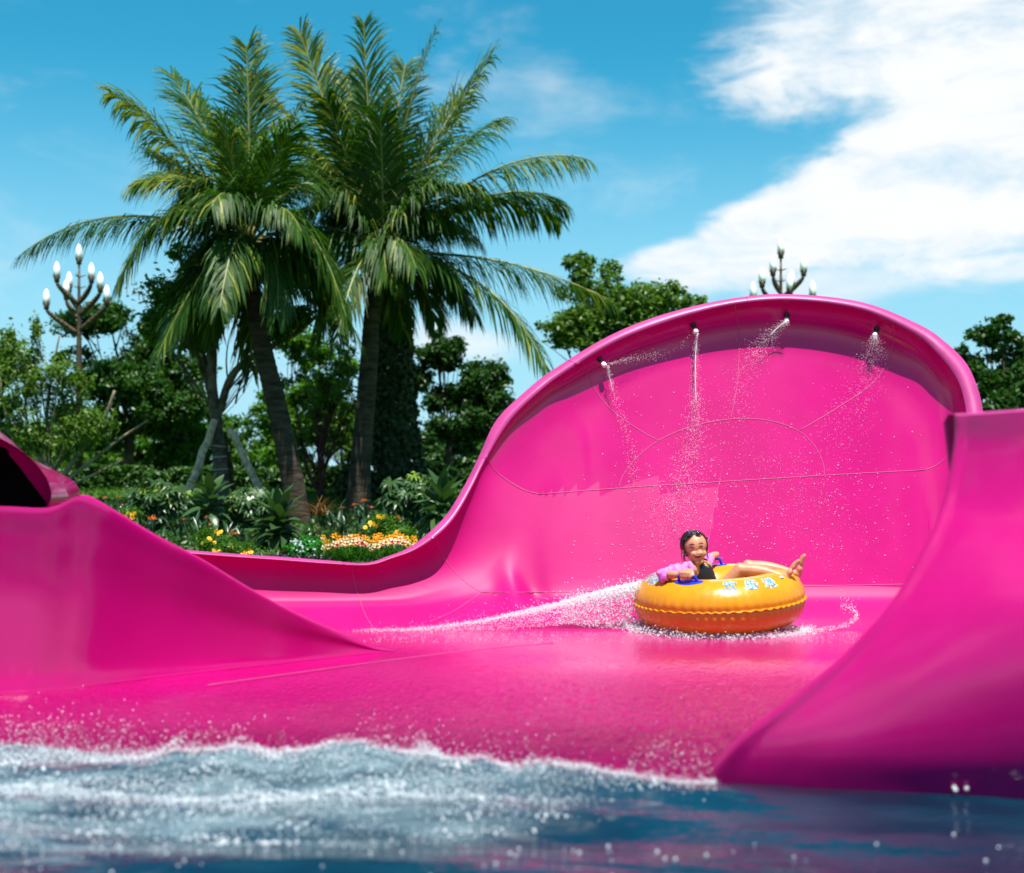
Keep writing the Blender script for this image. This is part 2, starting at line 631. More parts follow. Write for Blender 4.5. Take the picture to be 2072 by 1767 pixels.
SEAMS = {
    'a': [(712, 1141), (716, 1170), (728, 1215), (745, 1255), (768, 1284)],
    'b': [(882, 1086), (890, 1112), (912, 1148), (945, 1180), (975, 1199)],
    'c': [(985, 925), (1000, 950), (1030, 975), (1062, 992), (1092, 1000)],
    'd': [(1092, 1000), (1250, 988), (1456, 975), (1668, 962), (1870, 951)],
    'e': [(975, 1199), (1120, 1198), (1280, 1195), (1450, 1191), (1650, 1186), (1850, 1182)],
    'f': [(1252, 986), (1262, 960), (1290, 925), (1332, 892), (1390, 866), (1450, 852), (1505, 847), (1560, 852), (1615, 872), (1650, 905), (1666, 940), (1668, 962)],
    'g': [(1332, 892), (1290, 868), (1240, 832), (1205, 790), (1180, 735)],
    'h': [(1478, 850), (1490, 790), (1495, 730), (1494, 670), (1487, 617)],
    'i': [(1616, 872), (1690, 828), (1760, 780), (1795, 735), (1808, 690), (1806, 650)],
    'j': [(1456, 975), (1446, 1020), (1436, 1080), (1420, 1192)],
    'k': [(1870, 951), (1890, 944), (1912, 928), (1932, 908)],
    'l': [(975, 1199), (950, 1216), (915, 1238), (870, 1258)],
}
fcx, fcy = proj(GV[GF].mean(1))
pan = np.full(len(GF), 9)
s_ = SEAMS
lowline = [(-3000, 1230), (700, 1235), (870, 1258), (915, 1238), (975, 1199)] + s_['e'][1:] + [(2300, 1180)]
pan[inside(fcx, fcy, lowline + [(2300, 3000), (-3000, 3000)])] = 0
upper = pan == 9
pan[upper & inside(fcx, fcy, [(-3000, 0), (712, 0)] + s_['a'] + [(768, 1300), (-3000, 1300)])] = 1
pan[(fcx < 768) & inside(fcx, fcy, [(-3000, 0), (712, 0)] + s_['a'] + [(768, 1300), (-3000, 1300)])] = 1
rest = (pan == 9)
pan[rest & inside(fcx, fcy, [(700, 0), (882, 0)] + s_['b'] + [(870, 1300), (600, 1300)])] = 2
rest = (pan == 9)
low = inside(fcx, fcy, s_['c'] + s_['d'][1:] + [(1900, 940), (1932, 908), (2300, 880), (2300, 1400), (800, 1400), (800, 925)])
pan[rest & low & (fcx < np.interp(fcy, [975, 1192], [1456, 1420]))] = 3
pan[rest & low & (fcx >= np.interp(fcy, [975, 1192], [1456, 1420]))] = 4
rest = (pan == 9)
pan[rest & inside(fcx, fcy, s_['f'])] = 5
rest = (pan == 9)
pan[rest & inside(fcx, fcy, [(800, 1000)] + s_['c'] + [(1252, 986)] + s_['f'][1:4] + s_['g'][1:] + [(1170, 500), (800, 500)])] = 6
rest = (pan == 9)
pan[rest & inside(fcx, fcy, [(1332, 900)] + s_['f'][3:6] + [(1478, 860)] + s_['h'] + [(1480, 500), (1170, 500)] + s_['g'][::-1][:-1])] = 7
rest = (pan == 9)
pan[rest & inside(fcx, fcy, [(1478, 870)] + [(1616, 880)] + s_['i'] + [(1810, 500), (1480, 500)] + s_['h'][::-1])] = 8
# stray faces join the panel beside them
pg = pan.reshape(NCOL - 1, NR - 1)
for k in range(10):
    comp = np.zeros(pg.shape, int)
    c_ = 0
    for i0, j0 in zip(*np.nonzero(pg == k)):
        if comp[i0, j0]: continue
        c_ += 1
        st_ = [(i0, j0)]
        comp[i0, j0] = c_
        while st_:
            i_, j_ = st_.pop()
            for a_, b_ in ((i_ + 1, j_), (i_ - 1, j_), (i_, j_ + 1), (i_, j_ - 1)):
                if 0 <= a_ < pg.shape[0] and 0 <= b_ < pg.shape[1] and pg[a_, b_] == k and not comp[a_, b_]:
                    comp[a_, b_] = c_
                    st_.append((a_, b_))
    if c_ > 1:
        sizes = [(comp == q_).sum() for q_ in range(1, c_ + 1)]
        for q_ in range(1, c_ + 1):
            if sizes[q_ - 1] == max(sizes): continue
            cells = np.argwhere(comp == q_)
            nb = [pg[a_, b_] for i_, j_ in cells for a_, b_ in ((i_ + 1, j_), (i_ - 1, j_), (i_, j_ + 1), (i_, j_ - 1)) if 0 <= a_ < pg.shape[0] and 0 <= b_ < pg.shape[1] and pg[a_, b_] != k]
            pg[comp == q_] = max(set(nb), key=nb.count)
pan = pg.reshape(-1)
PAN_LABEL = ['pink panel curving from the flat wall down into the floor', 'low pink edge panel behind the left mound', 'pink panel below the flower bed where the rim starts to climb', 'pink wall panel left of the girl under the long seam', 'pink wall panel behind the girl', 'half round pink panel in the middle of the bowl',
             'pink panel curling up at the left side of the bowl', 'pink panel curling over at the top left of the bowl', 'pink panel curling over at the top of the bowl', 'pink panel curling over at the right of the bowl']
for k in range(10):
    sel = GF[pan == k]
    if not len(sel): continue
    used, inv = np.unique(sel, return_inverse=True)
    me = mesh('panel', GV[used] - np.array([0, 9.0, 0]), inv.reshape(-1, 4), PINK_LOW if k < 4 else PINK)
    me.normals_split_custom_set_from_vertices(VN[used].tolist())
    o = link('panel', me, slide)
    o['label'] = PAN_LABEL[k]
for k, pl in SEAMS.items():
    pl = crom(np.array(pl, float), 8)
    pts = [hit(x, y, 0.001) for x, y in pl]
    pts = [p[0] for p in pts if p is not None]
    if len(pts) < 4: continue
    V, F = tube(pts, 0.0031, 5)
    slide_part('seam', V, F, SEAM)

# rim flange: its own strip, cut where the shells are bolted together
FO, FR = CC[:, 0], G[:, 0]
cuts = [0, 54, 88, 120, 153, 182, 212, NCOL - 1]
for a, b in zip(cuts[:-1], cuts[1:]):
    s = slice(a, b + 1)
    inn, out = FR[s], FO[s]
    n = len(inn)
    if a > 0:      # open joint between flange pieces
        inn = inn.copy(); out = out.copy()
        inn[0] = inn[0] * 0.97 + inn[1] * 0.03
        out[0] = out[0] * 0.9 + out[1] * 0.1
    mid = (inn + out) / 2 + np.array([0, -0.006, 0])
    rows = np.stack([inn + np.array([0, .03, 0]), inn + np.array([0, -.006, 0]), mid, out + np.array([0, -.004, 0]), out + np.array([0, 0.012, 0]), out + np.array([0, 0.06, 0.004])])
    slide_part('rim_flange', rows.reshape(-1, 3), grid_faces(6, n), PINK_EDGE)
# outside of the shell, seen only from behind or above
back = np.stack([FO + np.array([0, .05, 0]), FO * 0.4 + G[:, 10] * 0.6 + np.array([0, .09, .03]), G[:, 22] + np.array([0, .10, .0]), G[:, 34] + np.array([0, .12, -.0]), G[:, -1] + np.array([0, .35, -.35])])
slide_part('outer_shell', back.reshape(-1, 3), grid_faces(5, NCOL), PINK)


# floor of the slide
def floor_z(y):
    z = 0.028 + (ZF - 0.006 - 0.028) * sstep(5.7, 8.3, y)
    return z - 0.42 * sstep(5.75, 4.7, y) ** 1.3


ys = np.concatenate([np.linspace(4.6, 5.2, 8), np.linspace(5.21, 7.7, 270), np.linspace(7.8, 10.4, 30)])
xs = np.concatenate([np.linspace(-4.6, -2.9, 10), np.linspace(-2.88, 2.2, 430), np.linspace(2.3, 3.4, 8)])
X, Yg = np.meshgrid(xs, ys)
edge_shift = 0.16 * np.clip(X, -2.4, 1.2)          # the lip comes nearer on the right
Z = floor_z(Yg + edge_shift + 0.05)
# running water stands up in small ripples, more of them towards the pool
rip_a = np.interp(Yg + 0.5 * (fbm(X * 1.2, Yg * 1.5, 3, 61) - .5), [5.2, 5.9, 6.6, 7.6, 8.4], [0.011, 0.008, 0.0042, 0.0014, 0])
Z = Z + rip_a * ((fbm(X * 26 + 7, Yg * 15, 3, 62, .6) - .5) * 2)
slide_part('slide_floor', np.stack([X, Yg, Z], -1).reshape(-1, 3), grid_faces(len(ys), len(xs)), PINK_WET, 'wet pink slide floor running down into the pool')
fl = [(420, 1377), (560, 1362), (760, 1340), (960, 1318), (1120, 1304)]
V, F = tube([np.array([at(x, y, zline(y, 0.085))[0], zline(y, 0.085), floor_z(zline(y, 0.085)) + 0.001]) for x, y in crom(np.array(fl, float), 6)], 0.003, 5)
slide_part('seam', V, F, SEAM)

# flared mound on the left
HB = [(-420, 1440), (-160, 1420), (0, 1406), (60, 1402), (109, 1397), (150, 1393), (254, 1380), (350, 1368), (470, 1354), (580, 1342), (700, 1328), (760, 1322), (797, 1318)]
HS = [(-420, 1018), (-160, 1022), (0, 1024), (102, 1027), (161, 1003), (213, 1026), (305, 1080), (406, 1133), (508, 1194), (609, 1247), (711, 1290), (762, 1311), (799, 1317)]
mc = []
for (bx, by), (sx, sy) in zip(HB, HS):
    yb = zline(by, 0.075)
    for _ in range(4):
        yb = zline(by, float(floor_z(np.array(yb + .16 * np.clip((bx - CX) / FV * yb, -2.4, 1.2) + .05))) + .002)
    B = at(bx, by, yb)
    zt = CAMZ - (sy - HZ) / FV * (yb + 0.3)
    hgt = max(zt - 0.075, 0.004)
    f = min(1.0, hgt / 0.8)
    flare = 0.075 * f ** 0.8 + 0.012
    Sp = at(sx, sy, yb + flare * 0.35 + 0.02)
    hg = Sp[2] - B[2]
    up = np.array([0, 0, 1.0])
    ln = np.array([Sp[0] - B[0], 0, 0])
    p1 = B + np.array([0.0, flare * 0.12, hg * 0.03]) + ln * 0.03
    p2 = B + np.array([0.0, flare * 0.50, hg * 0.16]) + ln * 0.16
    p3 = B + np.array([0.0, flare * 0.95, hg * 0.52]) + ln * 0.52
    p4 = B + np.array([0.0, flare * 0.75, hg * 0.82]) + ln * 0.82
    bk1 = Sp + np.array([0.03 * f + .01, 0.10 * f + .02, -0.07 * f])
    bk2 = Sp + np.array([0.16 * f + .01, 0.30 * f + .03, -hg * 0.45])
    bk3 = Sp + np.array([0.36 * f + .02, 0.60 * f + .05, -hg * 1.0])
    pre = B + np.array([0, 0.0, -0.05])
    mc.append(np.stack([pre, B, p1, p2, p3, p4, Sp, bk1, bk2, bk3]))
mc = np.array(mc)
M1 = crom(mc, 9)                                   # along
open_n = 3 * 9                                     # stations left of the chute mouth keep no back
M2 = np.swapaxes(crom(np.swapaxes(M1, 0, 1), 7), 0, 1)
for _ in range(3):
    M2[1:-1] = 0.25 * M2[:-2] + 0.5 * M2[1:-1] + 0.25 * M2[2:]
face = M2[:, :6 * 7 + 1]
slide_part('flared_mound', face.reshape(-1, 3), grid_faces(*face.shape[:2]), PINK, 'flared pink mound on the left that tapers to a point on the floor')
bk = M2[4 * 9:, 6 * 7:]
slide_part('mound_back', bk.reshape(-1, 3), grid_faces(*bk.shape[:2]), PINK)

# chute mouth on top of the mound: bright inner lip, shell of the chute and its dark inside
top = M2[:, 6 * 7]                                 # the mound's upper edge
def yy(px, py):                                    # depth of the mouth, near the mound's edge
    return np.interp(px, [-420, 0, 102, 160, 240], [6.85, 7.12, 7.28, 7.48, 7.62])
lip_out = [(-420, 640), (-160, 770), (0, 874), (40, 908), (66, 929), (100, 946), (128, 961), (150, 975), (160, 990), (160, 1003), (150, 1013), (128, 1021), (100, 1027)]
lip_in = [(-420, 690), (-160, 790), (0, 886), (36, 907), (64, 929), (84, 952), (98, 975), (104, 998), (103, 1010), (100, 1018), (97, 1022), (94, 1024), (90, 1026)]
lo = crom(np.array([at(x, y, yy(x, y) + 0.55) for x, y in lip_out]), 6)
li = crom(np.array([at(x, y, yy(x, y) + 0.06 + 0.1 * (y < 960)) for x, y in lip_in]), 6)
n = len(lo)
midl = (lo + li) / 2 + np.array([0, 0.03, -0.012])
rows = np.stack([lo + np.array([.0, .03, -.03]), lo, midl, li])
slide_part('chute_lip', rows.reshape(-1, 3), grid_faces(4, n), PINK, 'bright pink lip around the dark chute mouth')
# shell inside the lip, turning away from the light
in2 = [(-420, 760), (-160, 850), (0, 902), (20, 922), (40, 945), (60, 972), (78, 996), (92, 1014), (95, 1020), (96, 1022), (95, 1024), (93, 1025), (90, 1026)]
l2 = crom(np.array([at(x, y, yy(x, y) + 0.42) for x, y in in2]), 6)
rows = np.stack([li, (li + l2) / 2 + np.array([0.012, 0.05, 0.0]), l2])
slide_part('chute_shell', rows.reshape(-1, 3), grid_faces(3, n), PINK)
# inside with its shade painted near-black: the surface runs from the shell back down behind the mound's edge
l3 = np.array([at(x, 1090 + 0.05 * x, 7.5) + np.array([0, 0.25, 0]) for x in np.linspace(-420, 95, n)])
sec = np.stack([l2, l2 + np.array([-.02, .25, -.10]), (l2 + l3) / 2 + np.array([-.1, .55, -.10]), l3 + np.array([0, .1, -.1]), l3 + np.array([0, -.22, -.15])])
slide_part('chute_inside_shade', sec.reshape(-1, 3), grid_faces(5, n), CHUTE_SHADE, 'inside of the chute with its shade painted black')

# flared wing on the right, nearest part of the slide
WL = [(1931, 842, 5.42), (1929, 905, 5.415), (1908, 1015, 5.35), (1868, 1110, 5.24), (1800, 1222, 5.16), (1700, 1330, 5.15), (1590, 1420, 5.18), (1492, 1494, 5.22), (1441, 1560, 5.26), (1435, 1625, 5.29)]
WR = [(2380, 812, 5.10), (2380, 945, 5.07), (2380, 1035, 4.99), (2380, 1105, 4.90), (2380, 1190, 4.80), (2380, 1320, 4.765), (2380, 1440, 4.785), (2380, 1550, 4.825), (2380, 1625, 4.88), (2380, 1700, 4.92)]
wc = []
for L_, Rr in zip(WL, WR):
    l, r = at(*L_), at(*Rr)
    lb = l + np.array([0.10, 0.16, -0.01])
    lb2 = l + np.array([0.30, 0.75, -0.10])
    row = [lb2, lb, l]
    for s_ in (.06, .16, .32, .55, .78, 1.0):
        e = 1 - (1 - s_) ** 2.1
        row.append(np.array([l[0] + (r[0] - l[0]) * s_, l[1] + (r[1] - l[1]) * e, l[2] + (r[2] - l[2]) * s_]))
    wc.append(np.stack(row))
wc = np.array(wc)
W2 = np.swapaxes(crom(np.swapaxes(crom(wc, 10), 0, 1), 8), 0, 1)
for _ in range(4):
    W2[1:-1, 8:] = 0.25 * W2[:-2, 8:] + 0.5 * W2[1:-1, 8:] + 0.25 * W2[2:, 8:]
slide_part('flared_wing', W2.reshape(-1, 3), grid_faces(*W2.shape[:2]), PINK, 'large flared pink wing rising out of the pool at the right')
tp = W2[0]
rows = np.stack([tp, tp + np.array([0, .012, .008]), tp + np.array([0, .10, .008]), tp + np.array([0, .14, -.02]), tp + np.array([0.25, .5, -1.2])])
slide_part('wing_edge', rows.reshape(-1, 3), grid_faces(5, len(tp)), PINK_EDGE)

# ------------------------------------------------------------------ pool
POOL = bpy.data.materials.new('pool_water')
POOL.use_nodes = True
q = NT(POOL.node_tree)
p = POOL.node_tree.nodes['Principled BSDF']
oc = q.n('ShaderNodeTexCoord').outputs['Object']
q.L(q.mixc(q.ramp(q.noise(oc, 1.2, 3, 0.5), 0.3, 0.7), (0.0008, 0.011, 0.026, 1), (0.0022, 0.028, 0.050, 1)), p.inputs['Base Color'])
base_c = p.inputs['Base Color'].links[0].from_socket
sp = q.n('ShaderNodeSeparateXYZ')
q.L(oc, sp.inputs[0])
st = q.n('ShaderNodeMapping')
q.L(oc, st.inputs[0])
st.inputs['Scale'].default_value = (1.2, 5.5, 1)
streak = q.noise(st.outputs[0], 2.2, 6, 0.65, 0.8)
rise = q.ramp(q.math('ADD', sp.outputs[1], q.math('MULTIPLY', sp.outputs[0], -0.28)), 3.7, 4.9)
air = q.math('MULTIPLY', q.ramp(q.math('ADD', q.math('MULTIPLY', streak, 0.8), q.math('MULTIPLY', rise, 0.42)), 0.62, 0.98, 0.0, 0.85), q.ramp(q.math('ADD', sp.outputs[0], q.math('MULTIPLY', streak, 0.6)), 0.75, 0.1))
q.L(q.mixc(air, base_c, (0.14, 0.20, 0.225, 1)), p.inputs['Base Color'])
p.inputs['Roughness'].default_value = 0.06
p.inputs['IOR'].default_value = 1.33
b = q.n('ShaderNodeBump')
mp = q.n('ShaderNodeMapping')
q.L(oc, mp.inputs[0])
mp.inputs['Scale'].default_value = (0.7, 1.6, 1)
q.L(q.noise(mp.outputs[0], 7.0, 3, 0.55), b.inputs['Height'])
b.inputs['Distance'].default_value = 0.03
b.inputs['Strength'].default_value = 0.5
q.L(b.outputs[0], p.inputs['Normal'])


def pool_h(x, y):
    w = 0.016 * np.sin(5.2 * y + 1.1 * x + 1.2 * np.sin(0.9 * x)) + 0.010 * np.sin(9.0 * y - 1.6 * x + 2.0) + 0.006 * np.sin(15 * y + 4 * x)
    w = w + 0.05 * (fbm(x * 1.1 + 3, y * 2.0 + 9, 3, 5) - 0.5)
    crest = 0.020 + 0.19 * np.clip(fbm(x * 2.4 + 20, y * 1.2 + x * .4, 4, 23, .6) - .30, 0, 1)
    swell = crest * np.exp(-((y - 5.15 + 0.10 * x + .25 * (fbm(x * 1.7, y * 0 + 2, 2, 29) - .5)) / 0.17) ** 2) * sstep(1.0, -0.1, x) + 0.035 * np.exp(-((y - 4.65 + 0.05 * x) / 0.16) ** 2) * sstep(0.9, -0.6, x)
    return w + swell - 0.02


ys = np.concatenate([np.linspace(-12, 2.5, 24), np.linspace(2.6, 5.85, 170)])
xs = np.concatenate([np.linspace(-14, -3, 14), np.linspace(-2.9, 2.9, 190), np.linspace(3, 14, 14)])
X, Yg = np.meshgrid(xs, ys)
link('pool_water', mesh('pool_water', np.stack([X, Yg, pool_h(X, Yg)], -1).reshape(-1, 3), grid_faces(len(ys), len(xs)), POOL))['kind'] = 'structure'
# ------------------------------------------------------------------ the garden behind the slide
GZ_Y = [10.9, 16, 17, 19, 21, 23, 25, 27, 32, 60, 200, 900]
GZ_Z = [-0.55, -0.10, -0.02, 0.08, 0.22, 0.42, 0.62, 0.82, 0.95, 0.55, 0.0, -1.0]


def gz(Y):
    return np.interp(Y, GZ_Y, GZ_Z)


_Yt = np.linspace(15, 32, 400)
_Pt = HZ + (CAMZ - gz(_Yt)) / _Yt * FV


def y_of(py):
    """distance of the ground that shows at row py"""
    return float(np.interp(-py, -_Pt, _Yt))


GROUND = bpy.data.materials.new('garden_ground')
GROUND.use_nodes = True
q = NT(GROUND.node_tree)
p = GROUND.node_tree.nodes['Principled BSDF']
oc = q.n('ShaderNodeTexCoord').outputs['Object']
sp = q.n('ShaderNodeSeparateXYZ')
q.L(oc, sp.inputs[0])
soil = q.mixc(q.ramp(q.noise(oc, 6, 5, 0.6), 0.3, 0.7), (0.018, 0.013, 0.009, 1), (0.05, 0.038, 0.025, 1))
lawn = q.mixc(q.ramp(q.noise(oc, 3, 6, 0.65), 0.3, 0.7), (0.035, 0.11, 0.012, 1), (0.085, 0.19, 0.022, 1))
yj = q.math('ADD', sp.outputs[1], q.math('MULTIPLY', q.noise(oc, 0.8, 3, 0.5), 1.0))
xj = q.math('ADD', q.math('ABSOLUTE', q.math('ADD', sp.outputs[0], 4.4)), q.math('MULTIPLY', q.noise(oc, 0.9, 3, 0.5), 0.9))
bed = q.math('MULTIPLY', q.ramp(yj, 23.7, 23.3), q.ramp(xj, 5.3, 4.9))      # soil only where the bed is
q.L(q.mixc(bed, lawn, soil), p.inputs['Base Color'])
p.inputs['Roughness'].default_value = 0.95
p.inputs['Specular IOR Level'].default_value = 0.1
ys = np.concatenate([[-1200, -60, -14, 2, 10.6], np.linspace(10.9, 40, 80), [60, 100, 200, 400, 900, 1500]])
xs = np.concatenate([[-1500, -400, -120, -60, -30], np.linspace(-20, 20, 60), [30, 60, 120, 400, 1500]])
X, Yg = np.meshgrid(xs, ys)
Z = np.where(Yg < 10.9, -0.62, gz(Yg)) + 0.05 * (fbm(X * .5, Yg * .5, 3, 3) - .5) * (Yg > 11)
link('garden_ground', mesh('garden_ground', np.stack([X, Yg, Z], -1).reshape(-1, 3), grid_faces(len(ys), len(xs)), GROUND))['kind'] = 'structure'

# materials
L_PALM = leafmat('palm_green', (0.010, 0.048, 0.004), (0.055, 0.140, 0.010), 0.40, 0.5)
L_PALM_Y = leafmat('palm_yellowing', (0.11, 0.16, 0.012), (0.32, 0.32, 0.03), 0.40, 0.5)
L_DARK = leafmat('tree_dark', (0.012, 0.045, 0.006), (0.045, 0.13, 0.014), 0.32)
L_MID = leafmat('tree_mid', (0.026, 0.095, 0.006), (0.095, 0.235, 0.016), 0.38)
L_LIGHT = leafmat('tree_light', (0.035, 0.095, 0.010), (0.12, 0.22, 0.028), 0.40)
L_IVY = leafmat('ivy_green', (0.012, 0.030, 0.008), (0.036, 0.066, 0.020), 0.2, 0.6)
L_HEDGE = leafmat('hedge_green', (0.016, 0.060, 0.006), (0.060, 0.150, 0.014), 0.3)
L_BROAD = leafmat('broad_leaf', (0.018, 0.058, 0.014), (0.060, 0.120, 0.036), 0.22, 0.32)
L_FATSIA = leafmat('palmate_leaf', (0.016, 0.056, 0.014), (0.052, 0.110, 0.030), 0.22, 0.34)
L_FATSIA_Y = leafmat('palmate_young', (0.13, 0.24, 0.02), (0.22, 0.33, 0.03), 0.35, 0.4)
L_STREL = leafmat('paddle_leaf', (0.014, 0.048, 0.020), (0.045, 0.098, 0.050), 0.18, 0.3)
L_BRIGHT = leafmat('bright_herb', (0.015, 0.15, 0.012), (0.04, 0.30, 0.03), 0.4)
L_DAFF = leafmat('daffodil_leaf', (0.018, 0.085, 0.008), (0.06, 0.19, 0.02), 0.35)
L_PURPLE = leafmat('purple_leaf', (0.020, 0.008, 0.022), (0.05, 0.035, 0.055), 0.15)
L_RUST = leafmat('rust_leaf', (0.11, 0.035, 0.012), (0.22, 0.11, 0.04), 0.25)
BARK = principled('bark_brown', (0.060, 0.045, 0.032), 0.9, 0.2, vary=(9, 0.5), bump=(18, 0.8, 0.03))
BARK_PALE = principled('bark_pale', (0.20, 0.17, 0.11), 0.85, 0.2, vary=(7, 0.4), bump=(14, 0.6, 0.02))
BARK_MID = principled('bark_grey_brown', (0.105, 0.088, 0.062), 0.9, 0.2, vary=(7, 0.5), bump=(16, 0.8, 0.03))
BARK_RED = principled('bark_red', (0.075, 0.028, 0.028), 0.85, 0.2, vary=(9, 0.4))
WOOD = principled('weathered_wood', (0.46, 0.36, 0.25), 0.8, 0.25, vary=(12, 0.4), bump=(22, 0.7, 0.02))
ROPE = principled('pale_rope', (0.40, 0.37, 0.29), 0.9, 0.1)
PETAL_Y = principled('petal_yellow', (0.80, 0.45, 0.01), 0.5, vary=(30, 0.15))
PETAL_C = principled('petal_cream', (0.82, 0.70, 0.46), 0.5)
PETAL_O = principled('petal_orange', (0.85, 0.30, 0.012), 0.5)
PETAL_R = principled('petal_red', (0.75, 0.035, 0.02), 0.5)
PETAL_W = principled('petal_white', (0.78, 0.82, 0.88), 0.5)
STREL_O = principled('crest_orange', (0.80, 0.11, 0.012), 0.45)
SHEATH = principled('dead_palm_sheath', (0.10, 0.062, 0.030), 0.9, 0.1, vary=(9, 0.5))
COCO = principled('coconut_husk', (0.045, 0.055, 0.012), 0.6, vary=(5, 0.35))

# palm trunk: rings of old leaf scars
TRUNK = bpy.data.materials.new('palm_trunk')
TRUNK.use_nodes = True
q = NT(TRUNK.node_tree)
p = TRUNK.node_tree.nodes['Principled BSDF']
oc = q.n('ShaderNodeTexCoord').outputs['Object']
mp = q.n('ShaderNodeMapping')
q.L(oc, mp.inputs[0])
mp.inputs['Scale'].default_value = (2.0, 2.0, 9.0)
n_ = q.noise(mp.outputs[0], 1.6, 6, 0.65)
q.L(q.mixc(q.ramp(n_, 0.32, 0.68), (0.022, 0.017, 0.012, 1), (0.075, 0.058, 0.040, 1)), p.inputs['Base Color'])
p.inputs['Roughness'].default_value = 0.9
p.inputs['Specular IOR Level'].default_value = 0.15
b = q.n('ShaderNodeBump')
q.L(n_, b.inputs['Height'])
b.inputs['Distance'].default_value = 0.03
q.L(b.outputs[0], p.inputs['Normal'])


def nrm(v):
    v = np.asarray(v, float)
    return v / (np.linalg.norm(v, axis=-1, keepdims=True) + 1e-9)


def leaf_cloud(P, N, size, aspect=0.5, jit=0.35):
    """one folded diamond leaf at each point, N rough facing"""
    n = len(P)
    N = nrm(N + rng.normal(0, 0.75, (n, 3)))
    A = nrm(np.cross(N, rng.normal(0, 1, (n, 3))))
    B = np.cross(N, A)
    s = size * rng.uniform(1 - jit, 1 + jit, n)[:, None]
    v0, v2 = P - A * s * .5, P + A * s * .5 - N * s * .12
    v1, v3 = P + B * s * aspect * .5 + N * s * .05, P - B * s * aspect * .5 + N * s * .05
    V = np.stack([v0, v1, v2, v3], 1).reshape(-1, 3)
    return V, np.arange(4 * n).reshape(n, 4)


def clump_points(c, r, n, clumps=60, spread=0.22, shell=0.55):
    """points gathered in clumps through an ellipsoid, thicker towards its outside"""
    d = nrm(rng.normal(0, 1, (clumps, 3)))
    rad = (shell + (1 - shell) * rng.random(clumps)) ** 0.6
    rad *= rng.uniform(0.72, 1.08, clumps)
    C = d * rad[:, None]
    k = rng.integers(0, clumps, n)
    P = C[k] + rng.normal(0, spread, (n, 3)) * rng.uniform(0.5, 1.2, (clumps, 1))[k]
    N = C[k] * 0.6 + np.array([0, 0, 0.7])
    return np.asarray(c) + P * np.asarray(r), N


def limb(mb, a, b_, r0, r1, bend=0.12, m=0, sides=6):
    a, b_ = np.asarray(a, float), np.asarray(b_, float)
    L = np.linalg.norm(b_ - a)
    mid = (a + b_) / 2 + rng.normal(0, bend * L, 3) + np.array([0, 0, 0.06 * L])
    pts = bez2(a, mid, b_, 8)
    mb.tube(pts, np.linspace(r0, r1, 8), sides, m)
    return pts


def tree(name, label, cat, Y, base, top, rad, blobs, n, leaf, lmat, bark=None, group=None, twigs=26, spread=0.22, forks=(), lr=1.0):
    """base/top of the trunk and crown blobs (x, y, rx, ry) as they show from the pool; blobs get depth"""
    B = at(base[0], base[1], Y)
    B[2] = gz(Y) - 0.05
    root = empty(name, B, label, cat, group)
    T = at(top[0], top[1], Y)
    mb = MB()
    k = FV / Y
    mid = (B + T) / 2 + np.array([rng.normal(0, .06), rng.normal(0, .06), 0])
    mb.tube(bez2(B, mid, T, 10) - B, np.linspace(rad * 1.25, rad * .72, 10) / k, 10)
    cents = []
    Ps, Ns = [], []
    tot = sum(bb[2] * bb[3] for bb in blobs)
    sub = []
    for (cx, cy, rx, ry) in blobs:
        for _ in range(5):
            a, q_ = rng.uniform(0, 6.28), rng.uniform(.15, .85)
            f_ = rng.uniform(.32, .62)
            sub.append((cx + rx * q_ * math.cos(a), cy + ry * q_ * math.sin(a), rx * f_ * rng.uniform(.8, 1.25), ry * f_ * rng.uniform(.75, 1.1)))
    blobs = sub
    tot = sum(bb[2] * bb[3] for bb in blobs)
    for (cx, cy, rx, ry) in blobs:
        dy = rng.uniform(-1.2, 1.2) * min(rx, ry) / k
        c = at(cx, cy, Y + dy)
        r = np.array([rx / k, (rx + ry) * .42 / k, ry / k])
        m_ = int(n * rx * ry / tot)
        P, N = clump_points(c, r, m_, max(14, int(m_ / 110)), spread)
        Ps.append(P); Ns.append(N)
        pts = bez2(T - B, (T + c) / 2 - B + rng.normal(0, .12, 3), c - B, 8)
        mb.tube(pts, np.linspace(rad * (.42 if rng.random() < .4 else .16) * lr, rad * .07 * lr, 8) / k, 5)
        for _ in range(max(1, int(twigs * rx * ry / tot))):
            j = rng.integers(2, 8)
            e = P[rng.integers(0, len(P))] - B
            limb(mb, pts[j], e, rad * .14 / k, rad * .04 / k, 0.12, sides=4)
    for f in forks:
        pts = [at(x, y, Y) - B for x, y in f[:-1]]
        mb.tube(crom(np.array(pts), 5), np.linspace(f[-1] / k, f[-1] * .45 / k, (len(pts) - 1) * 5 + 1), 7)
    mb.done('trunk', [bark or BARK], root)
    V, F = leaf_cloud(np.concatenate(Ps) - B, np.concatenate(Ns), leaf)
    link('crown', mesh('crown', V, F, lmat, False), root)
    return root


